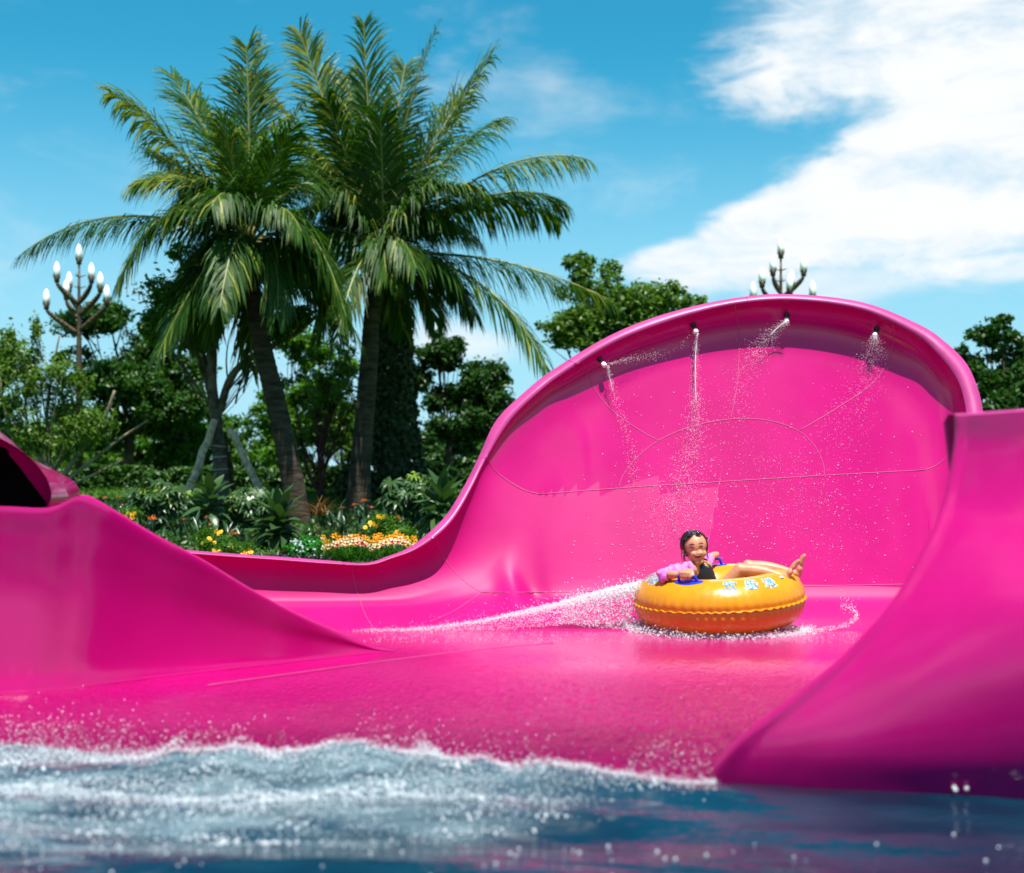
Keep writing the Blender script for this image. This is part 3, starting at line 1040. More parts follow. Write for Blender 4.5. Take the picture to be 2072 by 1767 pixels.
G_TREES = None
tree('broadleaf_tree', 'dense dark green tree standing behind the left lamp post', 'tree', 29, (255, 985), (262, 880), 12,
     [(235, 660, 95, 75), (300, 720, 85, 85), (215, 760, 100, 80), (285, 830, 95, 75), (190, 850, 80, 60), (340, 800, 60, 80)], 34000, .105, L_DARK)
tree('broadleaf_tree', 'small round dark tree growing right of the ivy covered trunk', 'tree', 28, (905, 985), (908, 880), 8,
     [(905, 720, 60, 45), (950, 790, 75, 65), (880, 800, 55, 70), (1000, 830, 45, 50), (925, 870, 80, 45), (895, 690, 30, 22)], 26000, .095, L_DARK)
tree('broadleaf_tree', 'bright leafy tree top showing behind the upper left of the pink bowl', 'tree', 27, (1230, 985), (1235, 850), 12,
     [(1205, 585, 80, 68), (1290, 620, 95, 60), (1160, 660, 60, 70), (1380, 620, 65, 42), (1250, 680, 110, 70), (1180, 530, 34, 32)], 15000, .11, L_LIGHT, twigs=60, spread=.26)
tree('broadleaf_tree', 'dark tree crown at the right edge above the pink wing', 'tree', 27, (2030, 985), (2030, 880), 12,
     [(2000, 690, 66, 46), (1945, 740, 66, 66), (2050, 740, 70, 70), (1990, 800, 80, 60), (2100, 780, 90, 90), (2030, 650, 24, 22)], 17000, .12, L_DARK)
tree('broadleaf_tree', 'dark tree cut off by the left edge behind the chute mouth', 'tree', 25, (-40, 1000), (-42, 850), 12,
     [(-30, 740, 55, 80), (-60, 840, 80, 80), (-10, 830, 35, 70)], 8000, .11, L_DARK)
tree('broadleaf_tree', 'green tree filling the gap between the mound side and the staked tree', 'tree', 30, (350, 985), (352, 900), 9,
     [(365, 790, 50, 70), (395, 860, 60, 70), (335, 880, 60, 55), (420, 760, 40, 60)], 13000, .115, L_MID)
tree('broadleaf_tree', 'light green tree between the leaning palm and the upright palm', 'tree', 28, (600, 985), (598, 880), 7,
     [(600, 700, 65, 60), (660, 760, 70, 70), (580, 800, 60, 70), (680, 850, 55, 60), (620, 880, 70, 50), (560, 880, 45, 60)], 15000, .10, L_MID, twigs=50)
for (cx_, w_, y0_, n_, m_, lab) in [(130, 150, 860, 11000, L_MID, 'leafy thicket behind the pale stemmed tree at the left'), (330, 110, 870, 9000, L_MID, 'leafy thicket behind the hedge left of the propped tree'),
                                    (520, 110, 850, 10000, L_MID, 'leafy thicket behind the propped tree and leaning palm'), (690, 90, 830, 8000, L_LIGHT, 'light green thicket behind the upright palm'), (960, 120, 880, 10000, L_DARK, 'dark thicket under the small round tree by the climbing rim')]:
    tree('thicket', lab, 'shrub', 31, (cx_, 985), (cx_, 945), 4, [(cx_ - w_ * .55, y0_ + 40, w_ * .6, 62), (cx_ + w_ * .1, y0_ + 10, w_ * .6, 70), (cx_ + w_ * .6, y0_ + 50, w_ * .55, 60), (cx_, y0_ + 75, w_, 40)], n_, .12, m_, twigs=30, spread=.3)
# red barked multi stem tree
tree('red_stemmed_tree', 'sparse tree with dark red stems left of the upright palm', 'tree', 25.5, (655, 1012), (648, 960), 6,
     [(640, 760, 60, 60), (690, 820, 45, 70), (610, 850, 45, 60), (700, 740, 36, 50)], 2600, .095, L_LIGHT, BARK_RED, twigs=70,
     forks=[((655, 1010), (625, 960), (612, 900), (600, 830), 4.5), ((655, 1010), (645, 930), (660, 850), (690, 790), 4), ((650, 985), (665, 930), (690, 900), (712, 840), 3), ((640, 960), (618, 915), (585, 880), 2.5)])
# slender pale stemmed shrub tree on the far left
B0 = at(120, 985, 24.5)
tree('pale_stemmed_tree', 'loose light green tree with slanting pale stems behind the chute mouth', 'tree', 24.5, (95, 1000), (100, 960), 5,
     [(60, 760, 60, 90), (130, 780, 70, 80), (30, 850, 50, 70), (110, 880, 90, 60), (190, 850, 70, 70), (20, 690, 22, 50), (75, 690, 20, 40)], 9000, .085, L_LIGHT, BARK_PALE, twigs=90, spread=.3,
     forks=[((110, 985), (165, 910), (205, 860), (232, 790), 6), ((115, 985), (60, 880), (50, 780), (40, 690), 4), ((105, 985), (95, 860), (105, 760), (120, 680), 4), ((120, 985), (175, 940), (240, 890), (300, 850), 5), ((100, 985), (30, 900), (5, 800), (-5, 700), 3.5), ((130, 985), (190, 960), (250, 930), 4)])

# staked tree with wooden props
Yst = 23.6
st = tree('staked_tree', 'dark forked tree propped by wooden poles and wrapped with rope', 'tree', Yst, (446, 1012), (438, 850), 15,
          [(360, 560, 60, 60), (440, 600, 70, 60), (330, 640, 45, 45), (600, 620, 60, 45), (540, 660, 60, 40), (400, 690, 50, 40)], 9000, .10, L_MID, BARK_MID, twigs=60, spread=.28, lr=.3,
          forks=[((440, 860), (430, 790), (428, 720), (420, 660), (395, 600), 13), ((445, 830), (470, 760), (520, 715), (590, 680), (640, 640), 9), ((432, 770), (400, 720), (365, 690), (330, 640), 6), ((428, 720), (450, 660), (480, 600), 6)])
Bst = np.array(st.location)
mb = MB()
for py in (903, 925, 950, 974):
    c = at(446 - (1012 - py) * 0.05, py, Yst) - Bst
    a = np.linspace(0, 2 * np.pi, 22)
    rr = 15.8 * Yst / FV * (1.2 - (1012 - py) / 500)
    MB().tube(np.stack([c[0] + rr * np.cos(a), c[1] + rr * np.sin(a), c[2] + .012 * np.sin(a + py)], 1), .012, 6).done('rope', [ROPE], st)

for (a_, b_, r_, dy, lab) in [((434, 852), (362, 972), 8.5, -.5, 'pale crooked wooden pole leaning from the left onto the staked tree'),
                              ((464, 868), (549, 1012), 8.5, -.45, 'long pale wooden pole leaning from the right onto the staked tree'),
                              ((452, 880), (477, 1004), 6, .5, 'short dark wooden pole propping the staked tree from behind')]:
    A, Bq = at(*a_, Yst - .1 * np.sign(-dy)), at(*b_, Yst + dy)
    Bq[2] = min(Bq[2], gz(Yst + dy))
    mid = (A + Bq) / 2 + np.array([.03, 0, .02])
    pts = bez2(A, mid, Bq, 10) + rng.normal(0, .008, (10, 3))
    mb = MB().tube(pts - Bq, np.linspace(r_ * .85, r_ * 1.05, 10) * Yst / FV * rng.uniform(.9, 1.1, 10), 9)
    k_ = pts[6] - Bq
    mb.tube([k_, k_ + np.array([.07, -.05, .04])], [.03, .015], 6)
    o = mb.done('prop_pole', [WOOD if dy < 0 else BARK], None, loc=Bq)
    tag(o, lab, 'wooden pole', 'wooden poles propping the staked tree')

# ivy covered trunk
Yi = 25.6
Bi = at(795, 1000, Yi); Bi[2] = gz(Yi) - .05
iv = empty('ivy_covered_trunk', Bi, 'thick dark trunk wrapped in ivy behind the upright palm', 'tree')
Ti = at(800, 560, Yi)
mb = MB().tube(bez2(Bi, (Bi + Ti) / 2, Ti, 12) - Bi, np.linspace(36, 20, 12) * Yi / FV, 12)
mb.done('trunk', [BARK], iv)
n = 9000
t = rng.random(n) ** .9
a = rng.random(n) * 2 * np.pi
wd = np.interp(t, [0, .12, .3, .6, 1], [100, 84, 56, 42, 22]) * Yi / FV * rng.uniform(.78, 1.12, n)
off = np.interp(t, [0, .3, 1], [-.22, -.06, 0])
P = np.stack([np.cos(a) * wd + off + t * (Ti[0] - Bi[0]), np.sin(a) * wd * .8, t * (Ti[2] - Bi[2])], 1)
V, F = leaf_cloud(P, np.stack([np.cos(a), np.sin(a), .3 + 0 * a], 1), .10, .8)
link('ivy_foliage', mesh('ivy_foliage', V, F, L_IVY, False), iv)

# clipped hedge across the back of the lawn
Yh = 27.5
xa, xb = at(20, 960, Yh)[0], at(1010, 960, Yh)[0]
h0, h1 = gz(Yh) - .05, CAMZ + (HZ - 946) / FV * Yh
hedge = empty('hedge', ((xa + xb) / 2, Yh, h0), 'long low green hedge across the back of the lawn', 'hedge')
n = 22000
P = np.stack([rng.uniform(xa, xb, n), Yh + rng.uniform(-.5, .5, n), rng.uniform(h0, h1, n)], 1)
P[:, 2] += .05 * np.sin(P[:, 0] * 3.1) + .04 * np.sin(P[:, 0] * 7.7) * (P[:, 2] > h0 + .2)
side = rng.random(n) < .6
P[side, 1] = Yh - .5 + rng.normal(0, .05, side.sum())
V, F = leaf_cloud(P - np.array(hedge.location), np.tile([0, -.6, .6], (n, 1)), .09, .55)
link('foliage', mesh('foliage', V, F, L_HEDGE, False), hedge)
mb = MB()
for x in np.linspace(xa, xb, 40):
    mb.tube(np.array([[x, Yh, h0], [x + .05, Yh, h1 - .12]]) - np.array(hedge.location), .03, 5)
mb.done('stem', [BARK], hedge)
# rank grass and weeds by the hedge and lawn blades
n = 16000
x = rng.uniform(-9, 0.5, n); y = rng.uniform(23.6, 27.0, n)
h = rng.uniform(.04, .10, n)
Pb = np.stack([x, y, gz(y) - .01], 1)
w = np.stack([rng.normal(0, .012, n), rng.normal(0, .012, n), 0 * x], 1)
tip = Pb + np.stack([rng.normal(0, .03, n), rng.normal(0, .03, n), h], 1)
o = link('lawn_grass', mesh('lawn_grass', np.stack([Pb - w, Pb + w, tip], 1).reshape(-1, 3), np.arange(3 * n).reshape(n, 3), L_HEDGE, False))
tag(o, 'short green lawn grass between the flower bed and the hedge', 'grass', kind='stuff')


# ------------------------------------------------------------------ coconut palms
def frond_mesh(P0, P1, P2, leaflet, yellow, twist, droop=.45, n=78):
    leaflet, droop, yellow = leaflet * 1.42, droop * 1.25 + .14, yellow * .8 - .02
    C = bez2(P0, P1, P2, 26)
    L = np.sum(np.linalg.norm(np.diff(C, axis=0), axis=1))
    T = nrm(np.gradient(C, axis=0))
    mb_V, mb_F, mb_M = [], [], []
    Vr, Fr = tube(C, np.linspace(.030, .006, 26), 5, False)
    mb_V.append(Vr); mb_F += Fr; mb_M += [2] * len(Fr)
    nv = len(Vr)
    V, F, M = [], [], []
    # gaps where leaflets are torn away
    gaps = rng.uniform(.3, .95, 2)
    for s_ in (-1, 1):
        for i in range(n):
            t = .13 + .865 * (i + rng.uniform(-.3, .3)) / n
            if np.min(np.abs(t - gaps)) < .012: continue
            f = t * 25
            i0 = min(int(f), 24)
            p = C[i0] + (C[i0 + 1] - C[i0]) * (f - i0)
            tg = T[i0]
            sd = np.cross(tg, [0, 0, 1.0])
            if np.linalg.norm(sd) < .15: sd = np.cross(tg, [0, 1.0, 0])
            sd = nrm(sd)
            upv = nrm(np.cross(sd, tg))
            ct, sn = math.cos(twist), math.sin(twist)
            sd2 = sd * ct + upv * sn
            up2 = upv * ct - sd * sn
            l = leaflet * (0.30 + .75 * math.sin(math.pi * min(1, t * .80 + .16)) ** .9) * rng.uniform(.70, 1.15)
            d = nrm(s_ * sd2 * .70 + tg * (.72 + .5 * t) + up2 * .16 + rng.normal(0, .13, 3))
            g = np.array([0, 0, -1.0])
            dr = droop * rng.uniform(.7, 1.25)
            p1 = p + nrm(d + g * dr * .35) * l * .45
            p2 = p1 + nrm(d + g * dr * 1.25) * l * .33
            p3 = p2 + nrm(d + g * dr * 2.4) * l * .24
            w = nrm(np.cross(d, up2)) * (.0135 + .005 * rng.random())
            k = nv + len(V)
            V += [p - w * .5, p + w * .5, p1 - w, p1 + w, p2 - w * .7, p2 + w * .7, p3]
            F += [(k, k + 1, k + 3, k + 2), (k + 2, k + 3, k + 5, k + 4), (k + 4, k + 5, k + 6)]
            yl = 1 if rng.random() < yellow * (.4 + 1.2 * t) else 0
            M += [yl] * 3
    return np.concatenate([Vr, np.array(V)]), mb_F + F, mb_M + M


FR_RIB = principled('frond_rib', (0.16, 0.17, 0.04), 0.5)


def palm(label, Y, trunk, rads, crown, fronds, nuts):
    P = np.array([at(x, y, Y) for x, y in trunk])
    B = P[0].copy()
    B[2] = gz(Y) - .08
    P[0] = B
    root = empty('coconut_palm', B, label, 'palm tree')
    C = crom(P, 22)
    n = len(C)
    rr = np.interp(np.linspace(0, 1, n), np.linspace(0, 1, len(rads)), rads) * Y / FV
    rr = rr * (1 + .045 * (np.arange(n) % 3 == 0) + rng.normal(0, .008, n))
    V, F = tube(C - B, rr, 16)
    link('trunk', mesh('trunk', V, F, TRUNK), root)
    for (tip, ctl, dy, lf, yel, tw, dr) in fronds:
        c0 = at(crown[0] + rng.normal(0, 6), crown[1] + rng.normal(0, 8), Y + .12 * np.sign(dy))
        Vf, Ff, Mf = frond_mesh(c0 - B, at(*ctl, Y + dy * .5) - B, at(*tip, Y + dy) - B, lf, yel, tw, dr, n=112)
        link('frond', mesh('frond', Vf, Ff, [L_PALM, L_PALM_Y, FR_RIB], False, Mf), root)
    for k_ in range(17):                                   # shorter fronds that fill the heart of the crown
        a = k_ * 2.39996 + rng.normal(0, .2)
        el_ = rng.uniform(-.5, 1.2)
        L = rng.uniform(1.3, 2.3)
        c0 = at(crown[0], crown[1], Y) - B
        d = np.array([math.cos(a) * math.cos(el_), math.sin(a) * math.cos(el_) * .8, math.sin(el_)])
        p2 = c0 + d * L + np.array([0, 0, -.55 * L * math.cos(el_)])
        p1 = c0 + d * L * .55 + np.array([0, 0, .16 * L])
        Vf, Ff, Mf = frond_mesh(c0, p1, p2, .60, .10, rng.uniform(-.5, .5), .75, n=84)
        link('frond', mesh('frond', Vf, Ff, [L_PALM, L_PALM_Y, FR_RIB], False, Mf), root)
    for _ in range(16):                                    # old sheaths and stubs round the crown
        a = rng.uniform(0, 6.28)
        c0 = at(crown[0], crown[1] + rng.uniform(10, 60), Y) - B + np.array([.12 * math.cos(a), .12 * math.sin(a), 0])
        d = np.array([math.cos(a), math.sin(a), rng.uniform(-1.3, .9)])
        L = rng.uniform(.25, .65)
        pts = bez2(c0, c0 + d * L * .6 + np.array([0, 0, .12]), c0 + d * L + np.array([0, 0, -.2]), 7)
        mb = MB().tube(pts, np.linspace(.06, .012, 7), 5)
        mb.done('dead_sheath', [SHEATH], root)
    for (x, y) in nuts:
        c0 = at(x, y, Y - .3) - B
        V, F = lathe([(.001, -.14), (.075, -.11), (.115, -.03), (.105, .05), (.06, .12), (.001, .135)], 12, c0)
        link('coconut', mesh('coconut', V, F, COCO), root)
    return root


palm('leaning coconut palm on the left with its trunk tilted towards the upright one', 22.0,
     [(607, 1050), (588, 950), (562, 830), (535, 720), (516, 630), (506, 560), (505, 500)], [25, 22, 20.5, 19, 17, 15, 17], (505, 490),
     [((45, 512), (230, 372), -.6, .62, .10, .25, .75), ((222, 188), (345, 255), .4, .62, .75, -.5, .4), ((345, 150), (455, 300), .8, .66, .12, .3, .25),
      ((498, 92), (508, 280), .2, .62, .20, .1, .15), ((528, 88), (500, 290), 1.0, .62, .05, 1.0, .2), ((318, 722), (415, 500), -.9, .56, .05, .3, .6),
      ((272, 372), (390, 310), -.3, .60, .40, .5, .6), ((238, 575), (330, 330), -1.3, .68, .12, -.2, .85), ((400, 190), (470, 330), 1.2, .62, .05, -.4, .3),
      ((612, 205), (545, 320), .9, .60, .08, .4, .3), ((655, 330), (570, 330), 1.0, .60, .10, -.2, .6), ((700, 640), (620, 350), -.8, .66, .10, .2, .8),
      ((640, 520), (590, 390), .5, .58, .05, .3, .7), ((430, 690), (440, 520), .8, .50, .05, .2, .5), ((560, 640), (575, 480), -.7, .56, .05, -.2, .8),
      ((380, 600), (400, 420), .9, .62, .05, .2, .8), ((450, 240), (480, 360), -.8, .60, .15, .5, .3), ((300, 300), (400, 350), 1.0, .62, .15, .2, .5), ((590, 260), (530, 360), -.9, .60, .05, .1, .3)],
     [(500, 520), (528, 508)])
palm('upright coconut palm in the middle with the widest crown', 23.5,
     [(722, 1040), (728, 960), (737, 850), (746, 740), (752, 640), (762, 560), (765, 520)], [26, 22, 19.5, 18, 16, 15, 17], (766, 520),
     [((736, 45), (742, 250), .1, .60, .12, .6, .12), ((606, 64), (668, 240), .5, .56, .45, 1.1, .15), ((496, 140), (610, 235), -.9, .56, .85, .2, .55),
      ((882, 60), (800, 260), .4, .72, .08, .1, .15), ((995, 112), (860, 300), .9, .68, .30, .5, .25), ((1005, 245), (880, 310), -.5, .70, .15, -.2, .4),
      ((1180, 318), (980, 285), -.4, .72, .45, -.15, .75), ((1140, 412), (1010, 330), .6, .70, .25, .1, .8), ((1130, 445), (970, 340), 1.2, .66, .10, .3, .8),
      ((1242, 612), (1010, 490), -.5, .66, .20, .1, .85), ((1105, 748), (1010, 520), -1.0, .72, .12, -.1, .7), ((700, 150), (735, 300), 1.0, .64, .10, .3, .2),
      ((660, 200), (710, 330), -.7, .60, .30, -.5, .3), ((820, 130), (790, 300), 1.1, .66, .05, -.3, .2), ((940, 190), (850, 320), 1.3, .68, .20, -.5, .3),
      ((560, 560), (650, 400), -.8, .66, .12, .3, .9), ((600, 430), (680, 370), .8, .64, .12, .2, .7), ((640, 690), (690, 480), .7, .58, .05, .1, .8),
      ((880, 650), (860, 540), .6, .56, .05, .2, .7), ((960, 640), (890, 480), .9, .64, .05, .2, .9), ((620, 300), (700, 340), -.4, .60, .25, .4, .4), ((770, 240), (775, 380), -.9, .64, .08, 0, .2),
      ((960, 380), (860, 360), -1.0, .66, .15, .2, .5), ((560, 330), (670, 330), 1.2, .62, .10, .2, .5)],
     [(748, 548), (782, 552)])


# ------------------------------------------------------------------ lamp posts with candle shaped globes
IRON = principled('lamp_bronze', (0.075, 0.055, 0.032), 0.55, metal=.3, vary=(10, .3))
GLOBE = principled('white_globe', (0.93, 0.94, 0.94), 0.3, sss=.8)
GLOBE.node_tree.nodes['Principled BSDF'].inputs['Subsurface Radius'].default_value = (.08, .08, .08)


def lamp(label, px, py0, bulbs, Y):
    B = at(px, 985, Y)
    B[2] = gz(Y) - .05
    root = empty('lamp_post', B, label, 'lamp post', 'lamp posts with candle shaped globes')
    top = at(px, py0 + 12, Y) - B
    mb = MB().tube([np.zeros(3), top * .5, top * .8, top], [.085, .06, .036, .016], 10)
    for k_ in range(4):
        V, F = lathe([(.02, 0), (.05, .02), (.05, .05), (.02, .07)], 10, top * .5 + np.array([0, 0, .1 + .22 * k_]))
        mb.add(V, F)
    for z_, s_ in ((.36, 1), (.58, -1)):
        for a in (0, 2.1, 4.2):
            c = top - np.array([0, 0, z_])
            mb.tube([c, c + np.array([.13 * math.cos(a + z_), .13 * math.sin(a + z_), .05])], [.015, .008], 5)
    mb.done('pole', [IRON], root)
    prof = [(.028, -.15), (.055, -.10), (.068, -.03), (.066, .03), (.052, .09), (.030, .14), (.001, .175)]
    for i, (x, y) in enumerate(bulbs):
        dy = 0 if i == 0 else rng.uniform(-.35, .35)
        c = at(x, y, Y + dy) - B
        V, F = lathe(prof, 14, c)
        mb = MB().add(V, F)
        g_ = mb.done('lamp_globe', [GLOBE], root)
        cup = MB()
        V, F = lathe([(.02, -.25), (.05, -.23), (.055, -.17), (.062, -.12), (.050, -.115)], 10, c)
        cup.add(V, F)
        for k_ in range(6):
            a = k_ * 1.047
            cup.tube([c + np.array([.055 * math.cos(a), .055 * math.sin(a), -.15]), c + np.array([.074 * math.cos(a), .074 * math.sin(a), -.06])], [.012, .003], 4)
        cup.done('globe_cup', [IRON], g_)
        if i:
            e = c + np.array([0, 0, -.25])
            s0 = np.array([top[0], top[1], e[2] - .30 - .25 * abs(e[0])])
            m_ = np.array([e[0] * .75, e[1] * .75, e[2] - .16])
            pts = bez2(s0, m_, e, 9)
            arm = MB().tube(pts, np.array([.05, .065, .07, .075, .075, .07, .065, .055, .04]) * .72, 7)
            for k_ in range(2, 8):
                V, F = lathe([(.01, -.02), (.03, 0), (.01, .02)], 6, pts[k_] + np.array([0, -.055, .02]))
                arm.add(V, F)
            arm.done('lamp_arm', [IRON], root)
    return root


lamp('bronze lamp post with white candle globes rising from the trees at the left', 160, 512,
     [(160, 511), (115, 547), (185, 549), (140, 567), (203, 568), (134, 583), (94, 602), (216, 594)], 28.0)
lamp('bronze lamp post with white candle globes showing above the pink bowl rim', 1580, 499,
     [(1580, 499), (1564, 535), (1626, 535), (1542, 558), (1602, 564), (1524, 588), (1644, 585), (1598, 572)], 28.0)

# ------------------------------------------------------------------ flower bed
def blade(L=1.0, W=.3, rows=6, fold=.25, bend=.35, tipp=1.0, base=.12):
    """leaf along +x: pointed blade with folded midrib and a droop"""
    V, F = [], []
    for i in range(rows + 1):
        t = i / rows
        w = W * (math.sin(math.pi * (base + (1 - base) * t) ** .8) ** .8 if t < 1 else 0) * .5
        x = L * t
        z = -bend * L * t * t
        V += [(x, -w, z + fold * w), (x, 0, z), (x, w, z + fold * w)]
    for i in range(rows):
        k = i * 3
        F += [(k, k + 3, k + 4, k + 1), (k + 1, k + 4, k + 5, k + 2)]
    return np.array(V), F


def palmate(lobes=8):
    V, F = [(0, 0, 0)], []
    for i in range(lobes):
        a = (i - (lobes - 1) / 2) * (5.1 / lobes)
        l = 1.0 - .22 * abs(i - (lobes - 1) / 2) / (lobes / 2)
        ca, sa = math.cos(a), math.sin(a)
        for (x, w, z) in ((.30, -.085, .01), (.30, .085, .01), (.62, -.135, .0), (.62, 0, -.05), (.62, .135, .0), (l, 0, -.28)):
            V.append((x * ca - w * sa, x * sa + w * ca, z))
        k = 1 + i * 6
        F += [(0, k, k + 1), (k, k + 2, k + 3), (k, k + 3, k + 1), (k + 1, k + 3, k + 4), (k + 2, k + 5, k + 3), (k + 3, k + 5, k + 4)]
    return np.array(V), F


def leaf_me(name, VF, m, smooth=True):
    return mesh(name, VF[0], VF[1], m, smooth)


ME_BROAD = [leaf_me('broad_leaf', blade(1, .40, 6, .3, b_, base=.05), L_BROAD) for b_ in (.15, .35, .6)]
ME_STREL = [leaf_me('paddle_leaf', blade(1, .20, 6, .5, b_, base=.03), L_STREL) for b_ in (.05, .18, .4)]
ME_PALM = leaf_me('palmate_leaf', palmate(), L_FATSIA, False)
ME_PALM_Y = leaf_me('young_palmate_leaf', palmate(), L_FATSIA_Y, False)
ME_RUST = leaf_me('strap_leaf', blade(1, .07, 6, .4, .5, base=.3), L_RUST)
ME_BIG = leaf_me('split_leaf', blade(1, .62, 7, .2, .25, base=.08), L_BROAD)


def put_leaf(me, root, pos, az, elv, L, roll=0.0, name='leaf'):
    o = link(name, me, root)
    M = Matrix.Translation(Vector(pos)) @ Matrix.Rotation(az, 4, 'Z') @ Matrix.Rotation(-elv, 4, 'Y') @ Matrix.Rotation(roll, 4, 'X') @ Matrix.Scale(L, 4)
    o.matrix_local = M
    return o


def bed_root(name, px, Y, label, cat, group=None):
    B = at(px, 1000, Y)
    B[2] = gz(Y)
    return empty(name, B, label, cat, group)


def stem_part(root, pairs, m, r=.008):
    mb = MB()
    for a, b_ in pairs:
        a, b_ = np.asarray(a, float), np.asarray(b_, float)
        mb.tube(bez2(a, (a + b_) / 2 + np.array([0, 0, .05]), b_, 4), r, 4, 0, False)
    mb.done('stalk', [m], root)


def broad_plant(px, py_c, Y, W, n, label):
    """rosette of big pointed leaves; (px, py_c): middle of the plant, W: half width in the picture"""
    root = bed_root('broad_leaved_plant', px, Y, label, 'leafy plant', 'broad leaved plants in the flower bed')
    Rw = W * Y / FV
    zc = CAMZ - (py_c - HZ) / FV * Y - gz(Y)
    st_ = []
    for i in range(n):
        f = i / n
        az = i * 2.39996 + rng.normal(0, .2)
        elv = R(78 - 100 * f ** .8) + rng.normal(0, .12)
        L = Rw * (.80 + .40 * rng.random())
        st = np.array([math.cos(az) * Rw * .22 * f, math.sin(az) * Rw * .22 * f, max(.05, zc + Rw * (.5 - 1.0 * f))])
        put_leaf(ME_BROAD[min(2, int(f * 3))], root, st, az, elv, L, rng.normal(0, .3))
        st_.append((np.array([0, 0, 0]), st))
    stem_part(root, st_, L_BROAD)
    return root


def palmate_plant(px, py_c, Y, W, Hh, n, label):
    root = bed_root('palmate_shrub', px, Y, label, 'shrub', 'shrubs with hand shaped leaves in the flower bed')
    Rw, Rh = W * Y / FV, Hh * Y / FV
    zc = CAMZ - (py_c - HZ) / FV * Y - gz(Y)
    st_ = []
    for i in range(n):
        d = nrm(rng.normal(0, 1, 3) * np.array([1, .8, 1]) + np.array([0, -.5, .25]))
        rr = rng.uniform(.55, 1.0)
        pos = np.array([d[0] * Rw * rr, d[1] * Rw * .6 * rr, max(.05, zc + d[2] * Rh * rr)])
        az = math.atan2(d[1] - .35, d[0]) + rng.normal(0, .5)
        L = Rw * rng.uniform(.30, .50)
        young = d[2] > .25 and rng.random() < .30
        put_leaf(ME_PALM_Y if young else ME_PALM, root, pos, az, rng.normal(-.62, .3), L * (.8 if young else 1), rng.normal(0, .3), 'young_leaf' if young else 'leaf')
        st_.append((np.array([d[0] * .05, 0, 0]), pos))
    stem_part(root, st_, L_BROAD, .006)
    return root


def paddle_plant(px, py_c, Y, W, Hh, n, label, flowers=()):
    root = bed_root('bird_of_paradise_plant', px, Y, label, 'flowering plant', 'plants with paddle leaves and orange crests')
    Rw, Rh = W * Y / FV, Hh * Y / FV
    zc = CAMZ - (py_c - HZ) / FV * Y - gz(Y)
    for i in range(n):
        az = rng.uniform(0, 6.28)
        pos = np.array([rng.normal(0, .42) * Rw, rng.normal(0, .3) * Rw, max(.0, zc - Rh * .9 + rng.uniform(0, .8) * Rh)])
        put_leaf(ME_STREL[rng.integers(0, 3)], root, pos, az, R(rng.uniform(38, 84)), Rh * rng.uniform(.75, 1.25), rng.normal(0, .4))
    for (fx, fy, s) in flowers:
        c = at(fx, fy, Y - .25) - np.array(root.location)
        mb = MB()
        for k_ in range(6):
            a = R(-10 + 34 * k_) + rng.normal(0, .15)
            d = np.array([math.cos(a), rng.normal(0, .25), math.sin(a)]) * .050 * s
            sd = np.array([-d[2], 0, d[0]]) * .13
            mb.add([c - sd * .4, c + d * .5 - sd, c + d, c + d * .5 + sd], [(0, 1, 2, 3)])
        mb.tube([c, c + np.array([.10 * s, 0, .015])], [.012, .002], 5, 1)
        mb.tube([c, np.array([c[0] * .6, c[1] * .5 + .1, 0])], .008, 4, 1)
        mb.done('flower', [STREL_O, L_STREL], root)
    return root


palmate_plant(318, 1012, 21.2, 66, 50, 70, 'shrub with hand shaped leaves nearest the pink mound')
palmate_plant(505, 1030, 21.0, 68, 46, 70, 'shrub with hand shaped leaves in front of the propped tree')
palmate_plant(835, 1005, 20.8, 66, 50, 70, 'shrub with hand shaped leaves right of the ivy trunk')
broad_plant(424, 1020, 20.6, 48, 28, 'broad leaved plant between the two hand leaved shrubs')
broad_plant(562, 1068, 18.8, 62, 44, 'big broad leaved plant at the foot of the leaning palm')
broad_plant(894, 1030, 19.2, 58, 36, 'broad leaved plant half hidden by the climbing pink rim')
paddle_plant(222, 1030, 20.6, 46, 32, 30, 'orange crested plant beside the pink mound edge', [(212, 1009, .8), (238, 1008, .8), (248, 1024, .7)])
paddle_plant(305, 1062, 19.3, 50, 30, 32, 'orange crested plant behind the left yellow flowers', [(308, 1052, 1.5)])
paddle_plant(392, 1062, 19.1, 48, 32, 32, 'orange crested plant below the broad leaved plant with small crests', [(372, 1052, .6), (418, 1047, .7), (425, 1062, .6)])
paddle_plant(470, 1080, 18.4, 46, 28, 28, 'orange crested plant left of the big broad leaved plant', [(472, 1082, 1.4)])
paddle_plant(690, 1052, 19.6, 44, 34, 34, 'orange crested plant in front of the upright palm trunk', [(692, 1028, .7)])
paddle_plant(735, 1038, 20.0, 42, 34, 32, 'tall orange crested plant under the ivy trunk with three crests', [(717, 1022, .8), (736, 1014, 1.0), (752, 1028, .7)])
paddle_plant(800, 1066, 19.0, 44, 26, 26, 'orange crested plant behind the right yellow flowers', [(804, 1052, 1.4)])


